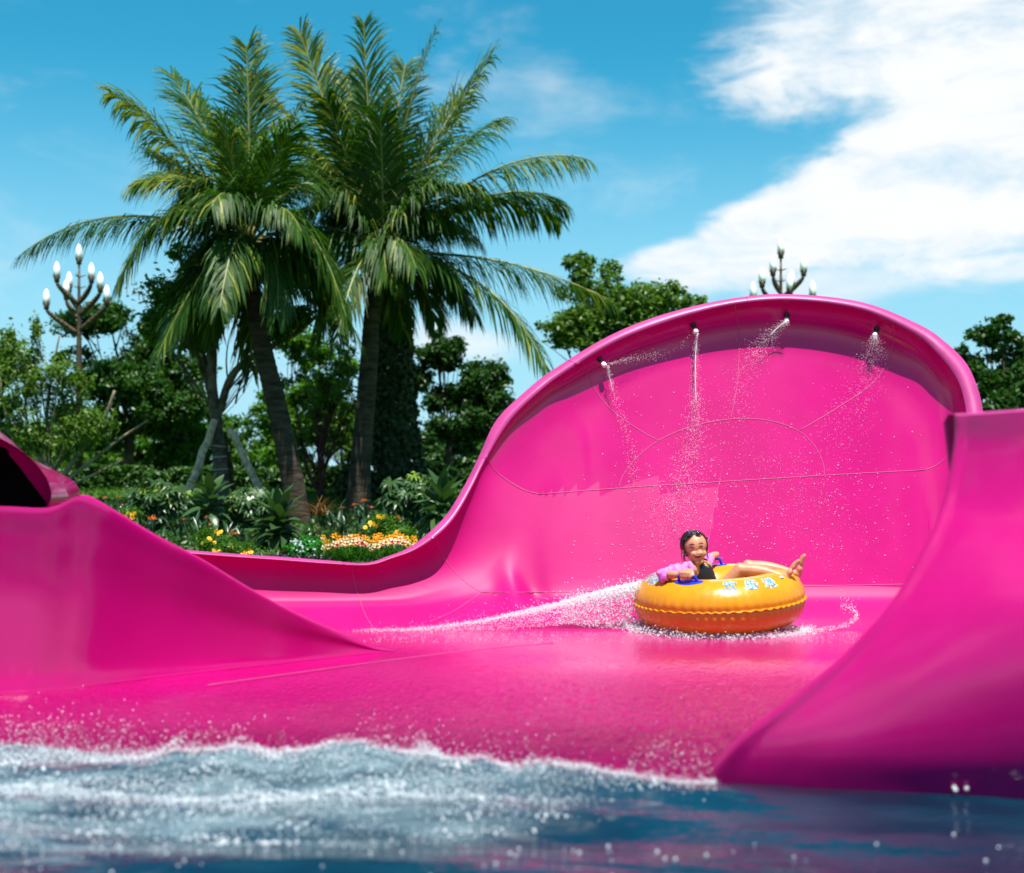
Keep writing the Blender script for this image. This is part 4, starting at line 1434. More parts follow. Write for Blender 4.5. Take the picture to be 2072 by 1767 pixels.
def flower_me(name, r, petals, mp_, mc_, cup=.3, depth=.0):
    mb = MB()
    for k_ in range(petals):
        a = k_ * 2 * math.pi / petals
        d = np.array([math.cos(a), 0, math.sin(a)])
        s = np.array([-math.sin(a), 0, math.cos(a)])
        mb.add([(0, 0, 0), d * r * .6 - s * r * .32 + [0, -.10 * r, 0], d * r * 1.0 + [0, .05 * r, 0], d * r * .6 + s * r * .32 + [0, -.10 * r, 0]], [(0, 1, 2, 3)])
    a = np.linspace(0, 2 * np.pi, 8, endpoint=False)
    ring = lambda rr, yy_: np.stack([rr * np.cos(a), np.full(8, yy_), rr * np.sin(a)], 1)
    V = np.concatenate([ring(r * cup * .6, -.05 * r), ring(r * cup, -(.25 + depth) * r), [[0, -.15 * r, 0]]])
    F = [(i, (i + 1) % 8, 8 + (i + 1) % 8, 8 + i) for i in range(8)] + [(8 + i, 8 + (i + 1) % 8, 16) for i in range(8)]
    mb.add(V, F, 1)
    return mesh(name, np.concatenate(mb.V), mb.F, [mp_, mc_], False, mb.M)


ME_YF = flower_me('yellow_flower', .037, 6, PETAL_Y, PETAL_O, .28)


def yellow_bush(px, py_c, Y, W, Hh, flowers, label):
    root = bed_root('yellow_flower_bush', px, Y, label, 'flower bush', 'low bushes of yellow flowers')
    Rw, Rh = W * Y / FV, Hh * Y / FV
    zc = CAMZ - (py_c - HZ) / FV * Y - gz(Y)
    P, N = clump_points((0, 0, zc), (Rw, Rw * .6, Rh), 1500, 30, .25)
    V, F = leaf_cloud(P, N, .05, .35)
    link('foliage', mesh('foliage', V, F, L_MID, False), root)
    for (fx, fy) in flowers:
        c = at(fx, fy, Y - Rw * .62) - np.array(root.location)
        o = link('flower', ME_YF, root)
        o.matrix_local = Matrix.Translation(Vector(c)) @ Matrix.Rotation(rng.normal(0, .4), 4, 'Z') @ Matrix.Rotation(rng.normal(-.3, .3), 4, 'X') @ Matrix.Rotation(rng.uniform(0, 3), 4, 'Y') @ Matrix.Scale(rng.uniform(.75, 1.1), 4)
    return root


yellow_bush(262, 1050, 19.8, 26, 20, [(259, 1038), (266, 1041), (272, 1039), (268, 1047), (256, 1045)], 'clump of yellow flowers next to the pink mound, leftmost of them')
yellow_bush(432, 1092, 18.0, 40, 26, [(438, 1076), (443, 1079), (447, 1076), (423, 1089), (427, 1092), (409, 1099), (434, 1098), (471, 1105)], 'yellow flowers on a dark bush above the low pink wall')
yellow_bush(475, 1116, 17.4, 42, 20, [(432, 1115), (438, 1119), (442, 1116), (494, 1118), (500, 1122), (507, 1117), (505, 1112), (490, 1123), (471, 1108)], 'yellow flowers touching the low pink wall left of the big plant')
yellow_bush(775, 1064, 18.7, 36, 22, [(765, 1045), (771, 1048), (776, 1045), (749, 1058), (754, 1061), (761, 1064), (739, 1067)], 'yellow flowers behind the middle of the daffodil row')
yellow_bush(812, 1086, 17.9, 32, 20, [(803, 1076), (808, 1079), (822, 1092), (829, 1095), (835, 1088), (824, 1087), (838, 1096)], 'yellow flowers at the right end of the daffodil row by the pink rim')

# white flowered bush
rt = bed_root('white_flower_bush', 622, 17.2, 'bright green bush dotted with tiny white flowers left of the daffodils', 'flower bush')
zc = CAMZ - (1108 - HZ) / FV * 17.2 - gz(17.2)
P, N = clump_points((0, 0, zc), (.20, .14, .17), 1600, 34, .24)
V, F = leaf_cloud(P, N, .042, .5)
link('foliage', mesh('foliage', V, F, L_BRIGHT, False), rt)
ME_WF = flower_me('white_flower', .014, 5, PETAL_W, PETAL_W, .3)
for i in range(34):
    fx, fy = 622 + rng.normal(0, 16), 1105 + rng.normal(0, 12)
    if i < 14: fx, fy = 600 + rng.normal(0, 7), 1100 + rng.normal(0, 9)
    o = link('flower', ME_WF, rt)
    o.location = at(fx, fy, 17.2 - .17) - np.array(rt.location)

# daffodils: every bloom is a plant of its own
def daff_me(name, r, mp_, mc_, hgt):
    f = flower_me('tmpf', r, 6, mp_, mc_, .42, .25)
    V = np.array([v.co[:] for v in f.vertices]) + np.array([0, -.02, hgt])
    F = [tuple(p_.vertices) for p_ in f.polygons]
    M = [p_.material_index for p_ in f.polygons]
    bpy.data.meshes.remove(f)
    mb = MB()
    mb.V, mb.F, mb.M, mb.n = [V], F, M, len(V)
    mb.tube([(0, .03, 0), (0, .02, hgt * .6), (0, .0, hgt + .01), (0, -.02, hgt)], .006, 4, 2)
    return mesh(name, np.concatenate(mb.V), mb.F, [mp_, mc_, L_DAFF], False, mb.M)


DAFF = {'cream': [daff_me('daffodil', .050, PETAL_C, PETAL_O, .26), daff_me('daffodil', .050, PETAL_C, PETAL_R, .26)],
        'orange': [daff_me('daffodil', .042, PETAL_O, PETAL_Y, .30), daff_me('daffodil', .042, PETAL_Y, PETAL_O, .30)]}
spots = []
for x in np.linspace(655, 832, 44):
    bump_ = 5 * math.sin((x - 655) / 178 * 2 * math.pi * 2 + .6)
    spots.append((x + rng.normal(0, 2), 1101 + bump_ + rng.normal(0, 3.5), 'cream', 17.15))
for x in np.linspace(652, 836, 34):
    bump_ = 4 * math.sin((x - 655) / 178 * 2 * math.pi * 2 + .6)
    spots.append((x + rng.normal(0, 2), 1092 + bump_ + rng.normal(0, 3), 'orange', 17.35))
for x, y in ((681, 1083), (685, 1086), (676, 1085), (763, 1083), (768, 1086), (757, 1085)):
    spots.append((x, y, 'orange', 17.4))
for (x, y, kind, Y) in spots:
    ring_ = rng.random() < .35
    me = DAFF[kind][int(ring_)]
    z = CAMZ - (y - HZ) / FV * Y - (.26 if kind == 'cream' else .30)
    o = link('daffodil', me)
    o.location = (at(x, y, Y)[0], Y + rng.normal(0, .05), z)
    o.rotation_euler = (rng.normal(0, .05), rng.normal(0, .06), rng.normal(0, .35))
    lab = {('cream', False): 'cream daffodil with orange cup in the row by the pink rim', ('cream', True): 'cream daffodil with bright red cup in the row by the pink rim',
           ('orange', False): 'orange daffodil with yellow cup at the back of the row', ('orange', True): 'yellow daffodil with orange cup at the back of the row'}[(kind, bool(ring_))]
    tag(o, lab, 'daffodil', {('cream', False): 'cream daffodils with orange cups', ('cream', True): 'cream daffodils with red cups', ('orange', False): 'orange daffodils', ('orange', True): 'yellow daffodils'}[(kind, bool(ring_))])


def blades(x0, x1, y0, y1, n, h0, h1, w, m, lean=.10):
    x = rng.uniform(x0, x1, n); y = rng.uniform(y0, y1, n)
    P = np.stack([x, y, gz(y) - .02], 1)
    h = rng.uniform(h0, h1, n)
    a = rng.uniform(0, 6.28, n)
    wv = np.stack([np.cos(a), np.sin(a), 0 * a], 1) * w * .5
    dv = np.stack([rng.normal(0, lean, n), rng.normal(0, lean, n), 0 * a], 1)
    m1 = P + dv * .35 + np.stack([0 * h, 0 * h, h * .6], 1)
    tp_ = P + dv * 1.2 + np.stack([0 * h, 0 * h, h], 1)
    V = np.stack([P - wv, P + wv, m1 + wv, m1 - wv, tp_], 1).reshape(-1, 3)
    k = np.arange(n)[:, None] * 5
    return V, [tuple(r) for r in (k + [0, 1, 2, 3]).tolist()] + [tuple(r) for r in (k + [3, 2, 4]).tolist()]


xa, xb = at(652, 1100, 17.3)[0], at(842, 1100, 17.3)[0]
V, F = blades(xa, xb, 17.0, 17.6, 2600, .18, .34, .018, L_DAFF)
tag(link('daffodil_leaves', mesh('daffodil_leaves', V, F, L_DAFF, False)), 'thick green strap leaves under the daffodil row', 'leaves', kind='stuff')
V, F = blades(xa - .1, xb, 16.3, 17.0, 5000, .05, .13, .010, L_DAFF, .05)
tag(link('grass', mesh('grass', V, F, L_DAFF, False)), 'bright grass strip in front of the daffodils', 'grass', kind='stuff')
# purple ground plants, dark low cover over the whole bed
V, F = blades(at(520, 1130, 16.8)[0], at(655, 1130, 16.8)[0], 16.5, 17.1, 900, .10, .22, .03, L_PURPLE, .12)
tag(link('ground_cover', mesh('ground_cover', V, F, L_PURPLE, False)), 'dark purple strap leaved ground cover above the low pink wall', 'ground cover', kind='stuff')
n = 30000
y = rng.uniform(16.6, 23.6, n); x = rng.uniform(-7.4, -0.6, n) * y / 20
P = np.stack([x, y, gz(y) + rng.uniform(0, .20, n) * np.interp(y, [16.6, 22, 23.6], [1, 1, .3]) * fbm(x * 3, y * 3, 2, 8)], 1)
V, F = leaf_cloud(P, np.tile([0, -.4, .8], (n, 1)), .075, .4)
tag(link('ground_cover', mesh('ground_cover', V, F, L_DARK, False)), 'dark leafy ground cover filling the flower bed', 'ground cover', kind='stuff')
# rust coloured spiky plant, split leaved plant, pale rosettes
rt = bed_root('spiky_plant', 645, 19.6, 'rust brown spiky plant right of the leaning palm foot', 'plant')
for i in range(34):
    put_leaf(ME_RUST, rt, (rng.normal(0, .05), rng.normal(0, .05), .05 + CAMZ - (1050 - HZ) / FV * 19.6 - gz(19.6)), rng.uniform(0, 6.28), R(rng.uniform(25, 85)), rng.uniform(.22, .36))
stem_part(rt, [((0, 0, 0), (0, 0, .2))], L_RUST, .03)
rt = bed_root('split_leaf_plant', 580, 17.5, 'low plant with big split grey green leaves by the white flowers', 'plant')
zc = CAMZ - (1112 - HZ) / FV * 17.5 - gz(17.5)
for az, el_, L in ((-1.2, .9, .24), (-2.0, .6, .22), (-.5, .7, .22), (-1.6, .2, .2), (-2.7, .5, .2)):
    put_leaf(ME_BIG, rt, (0, 0, max(.02, zc - .08)), az, el_, L)
stem_part(rt, [((0, 0, 0), (0, 0, max(.03, zc - .08)))], L_BROAD, .015)
rt = bed_root('rosette_plant', 548, 17.1, 'small light green rosette plant above the low pink wall', 'plant')
zc = CAMZ - (1124 - HZ) / FV * 17.1 - gz(17.1)
ME_ROS = leaf_me('rosette_leaf', blade(1, .24, 5, .3, .4, base=.1), L_LIGHT)
for i in range(14):
    put_leaf(ME_ROS, rt, (rng.normal(0, .06), 0, zc - .03), rng.uniform(0, 6.28), R(rng.uniform(20, 75)), rng.uniform(.10, .17))
stem_part(rt, [((0, 0, 0), (0, 0, max(.03, zc)))], L_LIGHT, .012)
# ------------------------------------------------------------------ the inflatable ring
RY = 9.2
RC = at(1455, 1212, RY)
RR, Rr = 0.366, 0.184
ring = empty('swim_ring', RC, 'inflated yellow orange swim ring carrying the girl down the slide', 'swim ring')
ring.rotation_euler = (R(3.6), R(-3.0), 0)
RM = Matrix.Translation(Vector(RC)) @ ring.rotation_euler.to_matrix().to_4x4()
RMI = RM.inverted()

VINYL = bpy.data.materials.new('yellow_vinyl')
VINYL.use_nodes = True
q = NT(VINYL.node_tree)
p = VINYL.node_tree.nodes['Principled BSDF']
oc = q.n('ShaderNodeTexCoord').outputs['Object']
q.L(q.mixc(q.ramp(q.noise(oc, 7, 4, 0.6), .3, .7), (0.54, 0.215, 0.0010, 1), (0.60, 0.25, 0.0016, 1)), p.inputs['Base Color'])
p.inputs['Roughness'].default_value = 0.30
p.inputs['Specular IOR Level'].default_value = 0.5
p.inputs['Subsurface Weight'].default_value = 0.10
p.inputs['Subsurface Radius'].default_value = (0.08, 0.03, 0.004)
b = q.n('ShaderNodeBump')
q.L(q.noise(oc, 9, 3, 0.5), b.inputs['Height'])
b.inputs['Distance'].default_value = 0.012
b.inputs['Strength'].default_value = 0.35
q.L(b.outputs[0], p.inputs['Normal'])
BLUE = principled('blue_vinyl', (0.006, 0.035, 0.50), 0.28)
CYAN = principled('cyan_print', (0.006, 0.24, 0.46), 0.5)
WHITE_PR = principled('white_print', (0.55, 0.56, 0.58), 0.5)


def ring_pt(th, ph, off=0.0):
    """th: azimuth (0 = right, -90 deg = towards the pool), ph: round the tube (0 = outermost, 90 deg = top)"""
    th, ph = np.asarray(th, float), np.asarray(ph, float)
    fold = .5 + .5 * np.cos(58 * th + 1.5 * np.sin(7 * th))
    near = np.exp(-(np.abs(ph) / .34) ** 2)
    rad = Rr + off - .010 * np.exp(-(ph / .10) ** 2) - .0065 * near * fold + .004 * np.sin(3 * th + 1) * np.cos(ph)
    r = RR + rad * np.cos(ph) * 1.0
    return np.stack([r * np.cos(th), r * np.sin(th), rad * .97 * np.sin(ph)], -1)


nt, npz = 360, 72
TH, PH = np.meshgrid(np.linspace(0, 2 * np.pi, nt, endpoint=False), np.linspace(-np.pi, np.pi, npz, endpoint=False), indexing='ij')
V = ring_pt(TH, PH).reshape(-1, 3)
i, j = np.arange(nt)[:, None], np.arange(npz)[None, :]
F = np.stack([i * npz + j, ((i + 1) % nt) * npz + j, ((i + 1) % nt) * npz + (j + 1) % npz, i * npz + (j + 1) % npz], -1).reshape(-1, 4)
link('ring_body', mesh('ring_body', V, F, VINYL), ring)
# welded seam, gathered into scallops
n = 720
th = np.linspace(0, 2 * np.pi, n, endpoint=False)
fold = .5 + .5 * np.cos(58 * th + 1.5 * np.sin(7 * th))
zz = .0038 * np.cos(58 * th + 1.5 * np.sin(7 * th) + 1.0)
rows = []
for (dr, dz) in ((-.016, .004), (.004, .003), (.009, 0), (.004, -.003), (-.016, -.004)):
    r = RR + Rr + dr - .004 * fold
    rows.append(np.stack([r * np.cos(th), r * np.sin(th), zz * (1 if dr > 0 else .4) + dz], -1))
V = np.stack(rows).reshape(-1, 3)
link('seam', mesh('seam', V, grid_faces(5, n, True), VINYL), ring)


def ring_handle(th0, ph0, yaw):
    """blue oval patch with a moulded grip"""
    a = np.linspace(0, 2 * np.pi, 28, endpoint=False)
    top, low = [], []
    for k_, (sx, sy) in enumerate(((1, 1), (.94, .9), (.6, .6), (.2, .2))):
        u = .095 * sx * np.cos(a) * (1 + .10 * np.cos(2 * a))
        v = .043 * sy * np.sin(a)
        top.append(ring_pt(th0 + u / (RR + Rr * math.cos(ph0)), ph0 + v / Rr, .003 + .002 * (k_ > 0)))
    V = np.concatenate(top)
    F = grid_faces(4, 28, True).tolist() + [tuple(3 * 28 + i for i in range(28))]
    h = link('handle', mesh('handle', V, F, BLUE), ring)
    h['label'] = 'blue moulded grip on an oval patch'
    pts = []
    for t in np.linspace(0, 1, 15):
        u = .062 * math.cos(math.pi * (1 - t)) * 1.0
        hh = .043 * min(1, math.sin(math.pi * t) * 1.7)
        pts.append(ring_pt(th0 + u / (RR + Rr * math.cos(ph0)), ph0, hh))
    V, F = tube(np.array(pts), .0095, 10)
    link('grip', mesh('grip', V, F, BLUE), h)
    return [np.array(RM @ Vector(p_)) for p_ in pts]


GRIP_N = ring_handle(R(-125), R(74), 0)
GRIP_F = ring_handle(R(88), R(96), 0)


def ring_text(ch, th0, ph0, size, flip=False):
    """one printed character: a white outline and a cyan stroke wrapped over the vinyl"""
    c = bpy.data.curves.new('print', 'FONT')
    c.body = ch
    c.size = size
    c.align_x, c.align_y = 'CENTER', 'CENTER'
    c.shear = .18
    c.resolution_u = 3
    out = []
    for off, lift, m_ in ((.0062, .0026, WHITE_PR), (.0004, .0046, CYAN)):
        c.offset = off
        o = bpy.data.objects.new('print', c)
        COL.objects.link(o)
        bpy.context.view_layer.update()
        me = bpy.data.meshes.new_from_object(o.evaluated_get(bpy.context.evaluated_depsgraph_get()))
        bpy.data.objects.remove(o)
        bm = bmesh.new()
        bm.from_mesh(me)
        long_ = [e for e in bm.edges if e.calc_length() > .02]
        bmesh.ops.subdivide_edges(bm, edges=long_, cuts=2)
        bmesh.ops.triangulate(bm, faces=bm.faces[:])
        P = np.array([v.co[:] for v in bm.verts])
        F = [tuple(v.index for v in f.verts) for f in bm.faces]
        bm.free()
        if flip: P[:, :2] *= -1
        V = ring_pt(th0 + P[:, 0] / (RR + Rr * math.cos(ph0)), ph0 + P[:, 1] / Rr, lift)
        out.append((V, F, m_))
        bpy.data.meshes.remove(me)
    a = link('character', mesh('character', out[0][0], out[0][1], WHITE_PR, False), ring)
    link('stroke', mesh('stroke', out[1][0], out[1][1], CYAN, False), a)


for ch, th0 in (('欢', -90.0), ('乐', -73.5), ('派', -57.0)):
    ring_text(ch, R(th0), R(55), .092)
for ch, th0 in (('欢', -192.0), ('乐', -177.0), ('派', -163.0)):
    ring_text(ch, R(th0), R(64), .092)
for ch, th0 in (('欢', 40.0), ('乐', 54.0), ('派', 68.0)):
    ring_text(ch, R(th0), R(60), .092)
# valve near the feet
V, F = lathe([(.014, 0), (.016, .004), (.010, .010), (.006, .012)], 12)
vz = ring_pt(R(-38), R(62), .0)
link('valve', mesh('valve', V + vz, F, WHITE_PR), ring)

# ------------------------------------------------------------------ the girl
SKIN = principled('skin', (0.50, 0.225, 0.125), 0.45, 0.45, vary=(14, .10), sss=.12)
SUIT = principled('black_swimsuit', (0.006, 0.006, 0.007), 0.5)
HAIR = principled('black_hair', (0.006, 0.005, 0.005), 0.35, vary=(60, .5), bump=(90, .6, .01))
PINKSLV = principled('pink_sleeve', (0.62, 0.16, 0.55), 0.6, vary=(38, .45), bump=(40, .8, .01))
LENS = principled('goggle_lens', (0.006, 0.010, 0.045), 0.08, coat=.5)
LIP = principled('lip', (0.50, 0.09, 0.075), 0.35)
TEETH = principled('teeth', (0.80, 0.76, 0.68), 0.25)
DARKEYE = principled('dark_lash', (0.012, 0.006, 0.004), 0.4)
MOUTH = principled('mouth_inside', (0.09, 0.008, 0.008), 0.6)
GREEN = principled('green_mark', (0.02, 0.60, 0.08), 0.5)


def ell(c, r, X=None, Z=None, nu=16, nv=10):
    """ellipsoid with axes X, Y', Z"""
    u, v = np.meshgrid(np.linspace(0, 2 * np.pi, nu, endpoint=False), np.linspace(-np.pi / 2 + .02, np.pi / 2 - .02, nv))
    P = np.stack([r[0] * np.cos(v) * np.cos(u), r[1] * np.cos(v) * np.sin(u), r[2] * np.sin(v)], -1).reshape(-1, 3)
    X = nrm(X if X is not None else [1, 0, 0]); Z = nrm(Z if Z is not None else [0, 0, 1])
    Y = np.cross(Z, X)
    M = np.stack([X, Y, Z])
    F = grid_faces(nv, nu, True).tolist() + [tuple(range(nu))[::-1], tuple((nv - 1) * nu + i for i in range(nu))]
    return P @ M + np.asarray(c), F


def cap_tube(mb, pts, rad, sides=12):
    pts = np.asarray(pts, float)
    mb.tube(pts, rad, sides)
    rad = np.broadcast_to(rad, (len(pts),))
    for k_ in range(len(pts)):
        V, F = ell(pts[k_], (rad[k_] * .985,) * 3, nu=10, nv=7)
        mb.add(V, F)


body = MB()
W_AX = nrm(np.array([.62, .78, .04]))         # along the shoulders, near to far
UP = nrm(np.array([-.22, .04, .97]))
FR = nrm(np.cross(W_AX, UP))                  # chest faces right and towards the pool
if FR[1] > 0: FR = -FR


def ring_el(c, a, b_):
    t = np.linspace(0, 2 * np.pi, 24, endpoint=False)
    return np.asarray(c) + a * np.cos(t)[:, None] * W_AX + b_ * np.sin(t)[:, None] * FR


lv = [(at(1452, 1246, 9.24), .070, .060), (at(1442, 1228, 9.24), .098, .082), (at(1432, 1200, 9.23), .088, .070), (at(1422, 1172, 9.22), .100, .074), (at(1415, 1153, 9.21), .104, .066),
      (at(1411.5, 1144, 9.20), .086, .052), (at(1409.5, 1138, 9.195), .048, .042), (at(1408, 1131, 9.19), .036, .038), (at(1407, 1120, 9.185), .036, .038)]
lv = [(c, a, b_) for c, a, b_ in lv]
LVc = crom(np.array([c for c, _, _ in lv]), 3)
LVa = crom(np.array([[a, b_, 0] for _, a, b_ in lv]), 3)
V = np.concatenate([ring_el(c, r_[0], r_[1]) for c, r_ in zip(LVc, LVa)])
n = len(LVc)
body.add(V, grid_faces(n, 24, True).tolist() + [tuple(range(24))[::-1], tuple((n - 1) * 24 + i for i in range(24))])
# head
HC = at(1405.5, 1108, 9.18)
face_dir = nrm(np.array([.30, -.94, -.10]))
head_up = nrm(np.array([-.06, .06, 1.0]))
face_x = nrm(np.cross(face_dir, head_up))      # towards the picture's left... sign fixed below
if face_x[0] < 0: face_x = -face_x


def hp(x, y, z):                               # head coordinates: right in picture, forward, up
    return HC + face_x * x + face_dir * y + head_up * z


V, F = ell(HC + head_up * .016, (.076, .088, .084), face_x, head_up, 24, 16)
body.add(V, F)
V, F = ell(hp(0, .018, -.035), (.058, .066, .066), face_x, head_up, 20, 14)      # jaw and cheeks
body.add(V, F)
V, F = ell(hp(0, .052, -.084), (.030, .026, .020), face_x, head_up); body.add(V, F)   # chin
for s_ in (-1, 1):
    V, F = ell(hp(.034 * s_, .056, -.030), (.023, .022, .020), face_x, head_up); body.add(V, F)    # cheek
    V, F = ell(hp(.078 * s_, -.006, -.012), (.010, .018, .026), face_x, head_up); body.add(V, F)   # ear
    V, F = ell(hp(.010 * s_, .084, -.026), (.010, .010, .008), face_x, head_up); body.add(V, F)    # nostril wing
cap_tube(body, [hp(0, .072, .000), hp(0, .082, -.012), hp(0, .091, -.025)], np.array([.007, .009, .0115]))
# arms
SH_N, EL_N, WR_N = at(1393, 1153, 9.12), at(1346, 1164, 8.96), at(1373, 1163, 8.89)
SH_F, EL_F, WR_F = at(1428, 1146, 9.31), at(1433, 1129, 9.42), at(1450, 1122, 9.50)
cap_tube(body, crom(np.array([LVc[12], SH_N, (SH_N + EL_N) / 2 + np.array([0, 0, .008]), EL_N]), 4), np.interp(np.linspace(0, 1, 13), [0, .33, .7, 1], [.045, .044, .034, .030]))
cap_tube(body, crom(np.array([EL_N, (EL_N + WR_N) / 2 + np.array([0, -.01, .004]), WR_N]), 4), np.linspace(.031, .020, 9))
cap_tube(body, crom(np.array([LVc[12], SH_F, EL_F]), 5), np.interp(np.linspace(0, 1, 11), [0, .5, 1], [.045, .042, .030]))
cap_tube(body, crom(np.array([EL_F, WR_F]), 5), np.linspace(.030, .020, 6))


def hand(wrist, grip, i0, i1, back, thumb_side):
    """palm over the grip bar, four fingers closing round it, thumb from the side"""
    g0, g1 = grip[i0], grip[i1]
    ax = nrm(g1 - g0)
    mid = (g0 + g1) / 2
    out = nrm(back - ax * np.dot(back, ax))           # away from the ring, where the knuckles are
    side = np.cross(ax, out)
    if np.dot(side, wrist - mid) < 0: side = -side     # palm side of the bar
    palm = mid + out * .020 + side * .026
    V, F = ell(palm, (.034, .026, .014), ax, out, 16, 10); body.add(V, F)
    cap_tube(body, [wrist, wrist * .45 + palm * .55 + out * .004, palm], np.array([.020, .019, .017]), 10)
    for k_, (t, l) in enumerate(((-.027, .92), (-.009, 1.05), (.009, 1.0), (.027, .82))):
        b0 = mid + ax * t + out * .022 + side * .008
        k1 = mid + ax * t * 1.04 + out * .026 * l - side * .016 * l
        k2 = mid + ax * t * 1.04 + out * .004 - side * .026 * l
        k3 = mid + ax * t - out * .014 - side * .012
        cap_tube(body, [palm + ax * t * .8, b0, k1, k2, k3], np.array([.010, .0102, .0096, .0088, .0075]), 8)
    b0 = palm + ax * thumb_side * .030
    k1 = mid + ax * thumb_side * .046 + side * .004 + out * .008
    k2 = mid + ax * thumb_side * .036 - side * .016 + out * .002
    cap_tube(body, [palm + ax * thumb_side * .015, b0, k1, k2], np.array([.012, .011, .0095, .008]), 8)


hand(WR_N, GRIP_N, 4, 10, np.array([-.1, -.35, .9]), 1)
hand(WR_F, GRIP_F, 5, 11, np.array([-.1, .1, 1.0]), -1)
# legs: hips deep in the ring, knees up, shins over the far rim
legs = [(at(1449, 1226, 9.16), at(1497, 1153, 9.08), at(1542, 1156, 9.04), at(1581, 1166, 9.0), at(1587, 1176, 8.985), at(1598, 1158, 8.98), at(1607, 1143, 8.985)),
        (at(1455, 1224, 9.32), at(1514, 1147, 9.24), at(1560, 1149, 9.20), at(1606, 1160, 9.16), at(1612, 1171, 9.15), at(1618, 1151, 9.14), at(1622, 1133, 9.14))]
for hip, knee, calf, ank, heel, arch, ball in legs:
    cap_tube(body, crom(np.array([hip, hip * .45 + knee * .55 + np.array([0, 0, .012]), knee]), 5), np.interp(np.linspace(0, 1, 11), [0, .5, 1], [.066, .055, .043]), 14)
    cap_tube(body, crom(np.array([knee, calf, ank]), 5), np.interp(np.linspace(0, 1, 11), [0, .35, 1], [.043, .040, .024]), 14)
    V, F = ell(knee + np.array([0, 0, .008]), (.040, .040, .038)); body.add(V, F)
    V, F = ell(heel, (.024, .026, .026)); body.add(V, F)
    fd = nrm(ball - heel)
    wd = nrm(np.cross(fd, np.array([1.0, 0, .3])))
    nn = np.cross(wd, fd)
    for c_, (a, b_) in ((arch, (.028, .020)), (ball - fd * .01, (.036, .016)), (ball, (.034, .013))):
        V, F = ell(c_, (a, .032, b_), wd, nn, 14, 9); body.add(V, F)
    cap_tube(body, [ank, heel * .5 + arch * .5], np.array([.025, .024]), 10)
    for k_, (t, l, r_) in enumerate(((-.027, .036, .0115), (-.011, .036, .0085), (.003, .032, .008), (.016, .027, .0075), (.028, .021, .007))):
        s0 = ball + wd * t * .9
        cap_tube(body, [s0, s0 + fd * l * .6 + wd * t * .15, s0 + fd * l + wd * t * .2 + nn * .003], np.array([r_ * 1.05, r_, r_ * .95]), 8)

GO = at(1440, 1225, 9.24)
tmp_me = mesh('tmp', np.concatenate(body.V) - GO, body.F, SKIN)
tmp_o = link('tmp', tmp_me)
md = tmp_o.modifiers.new('r', 'REMESH')
md.mode, md.voxel_size, md.use_smooth_shade = 'VOXEL', 0.0042, True
md = tmp_o.modifiers.new('s', 'SMOOTH')
md.factor, md.iterations = .5, 4
bpy.context.view_layer.update()
girl_me = bpy.data.meshes.new_from_object(tmp_o.evaluated_get(bpy.context.evaluated_depsgraph_get()))
bpy.data.objects.remove(tmp_o)
girl_me.name = 'person'
girl_me.materials.clear()
girl_me.materials.append(SKIN)
girl = link('person', girl_me, None, GO)
tag(girl, 'laughing girl in black swimsuit and pink sleeves lying back in the yellow ring', 'person')
GVt = np.empty(len(girl_me.vertices) * 3, np.float32); girl_me.vertices.foreach_get('co', GVt); GVt = GVt.reshape(-1, 3).astype(float)
GNt = np.empty(len(girl_me.vertices) * 3, np.float32); girl_me.vertices.foreach_get('normal', GNt); GNt = GNt.reshape(-1, 3).astype(float)
GFt = [tuple(p_.vertices) for p_ in girl_me.polygons]
girl_bvh = BVHTree.FromPolygons([Vector(v + GO) for v in GVt], GFt)


def ghit(px, py, off=.001):
    d = Vector(((px - CX) / FV, 1, -(py - HZ) / FV)).normalized()
    p_, n_, i_, t_ = girl_bvh.ray_cast(cam_p, d)
    return np.array(p_ - d * off) - GO if p_ is not None else at(px, py, 9.09) - GO


def girl_part(name, V, F, m, smooth=True, label=None, parent=None):
    o = link(name, mesh(name, V, F, m, smooth), parent or girl)
    if label: o['label'] = label
    return o


# swimsuit: the part of the torso it covers, a few millimetres proud of the skin
rel = GVt + GO - at(1415, 1153, 9.21)
h = rel @ UP
u = rel @ W_AX
f = rel @ FR
dist_arm = np.abs(u)
neck = .042 - .042 * np.exp(-((u - .0) / .040) ** 2) * (f > -.01)
cover = (h < neck + .012) & (h > -.28) & (dist_arm < np.interp(h, [-.3, -.10, -.03, .03], [.125, .115, .086, .068])) & ((np.hypot(u / .13, f / .10) < 1.0))
cover &= ~((h < -.17) & ((rel[:, 0] > .16)))
fc = np.array([cover[list(t)].all() for t in GFt])
sel = [GFt[i] for i in np.nonzero(fc)[0]]
used = sorted({i for t in sel for i in t})
mp_ = {v: i for i, v in enumerate(used)}
girl_part('swimsuit', GVt[used] + GNt[used] * .005, [tuple(mp_[i] for i in t) for t in sel], SUIT, True, 'black sleeveless swimsuit')
# green mark on the chest
c0 = ghit(1431, 1147, .007)
mb = MB()
mb.add([c0 + np.array(o_) for o_ in ((0, -.001, .014), (.004, -.001, .004), (.013, -.001, .0), (.004, -.001, -.004), (.001, -.001, -.015), (-.004, -.001, -.003), (-.010, -.001, .006), (-.003, -.001, .005))], [tuple(range(8))])
mb.done('chest_mark', [GREEN], girl, False)


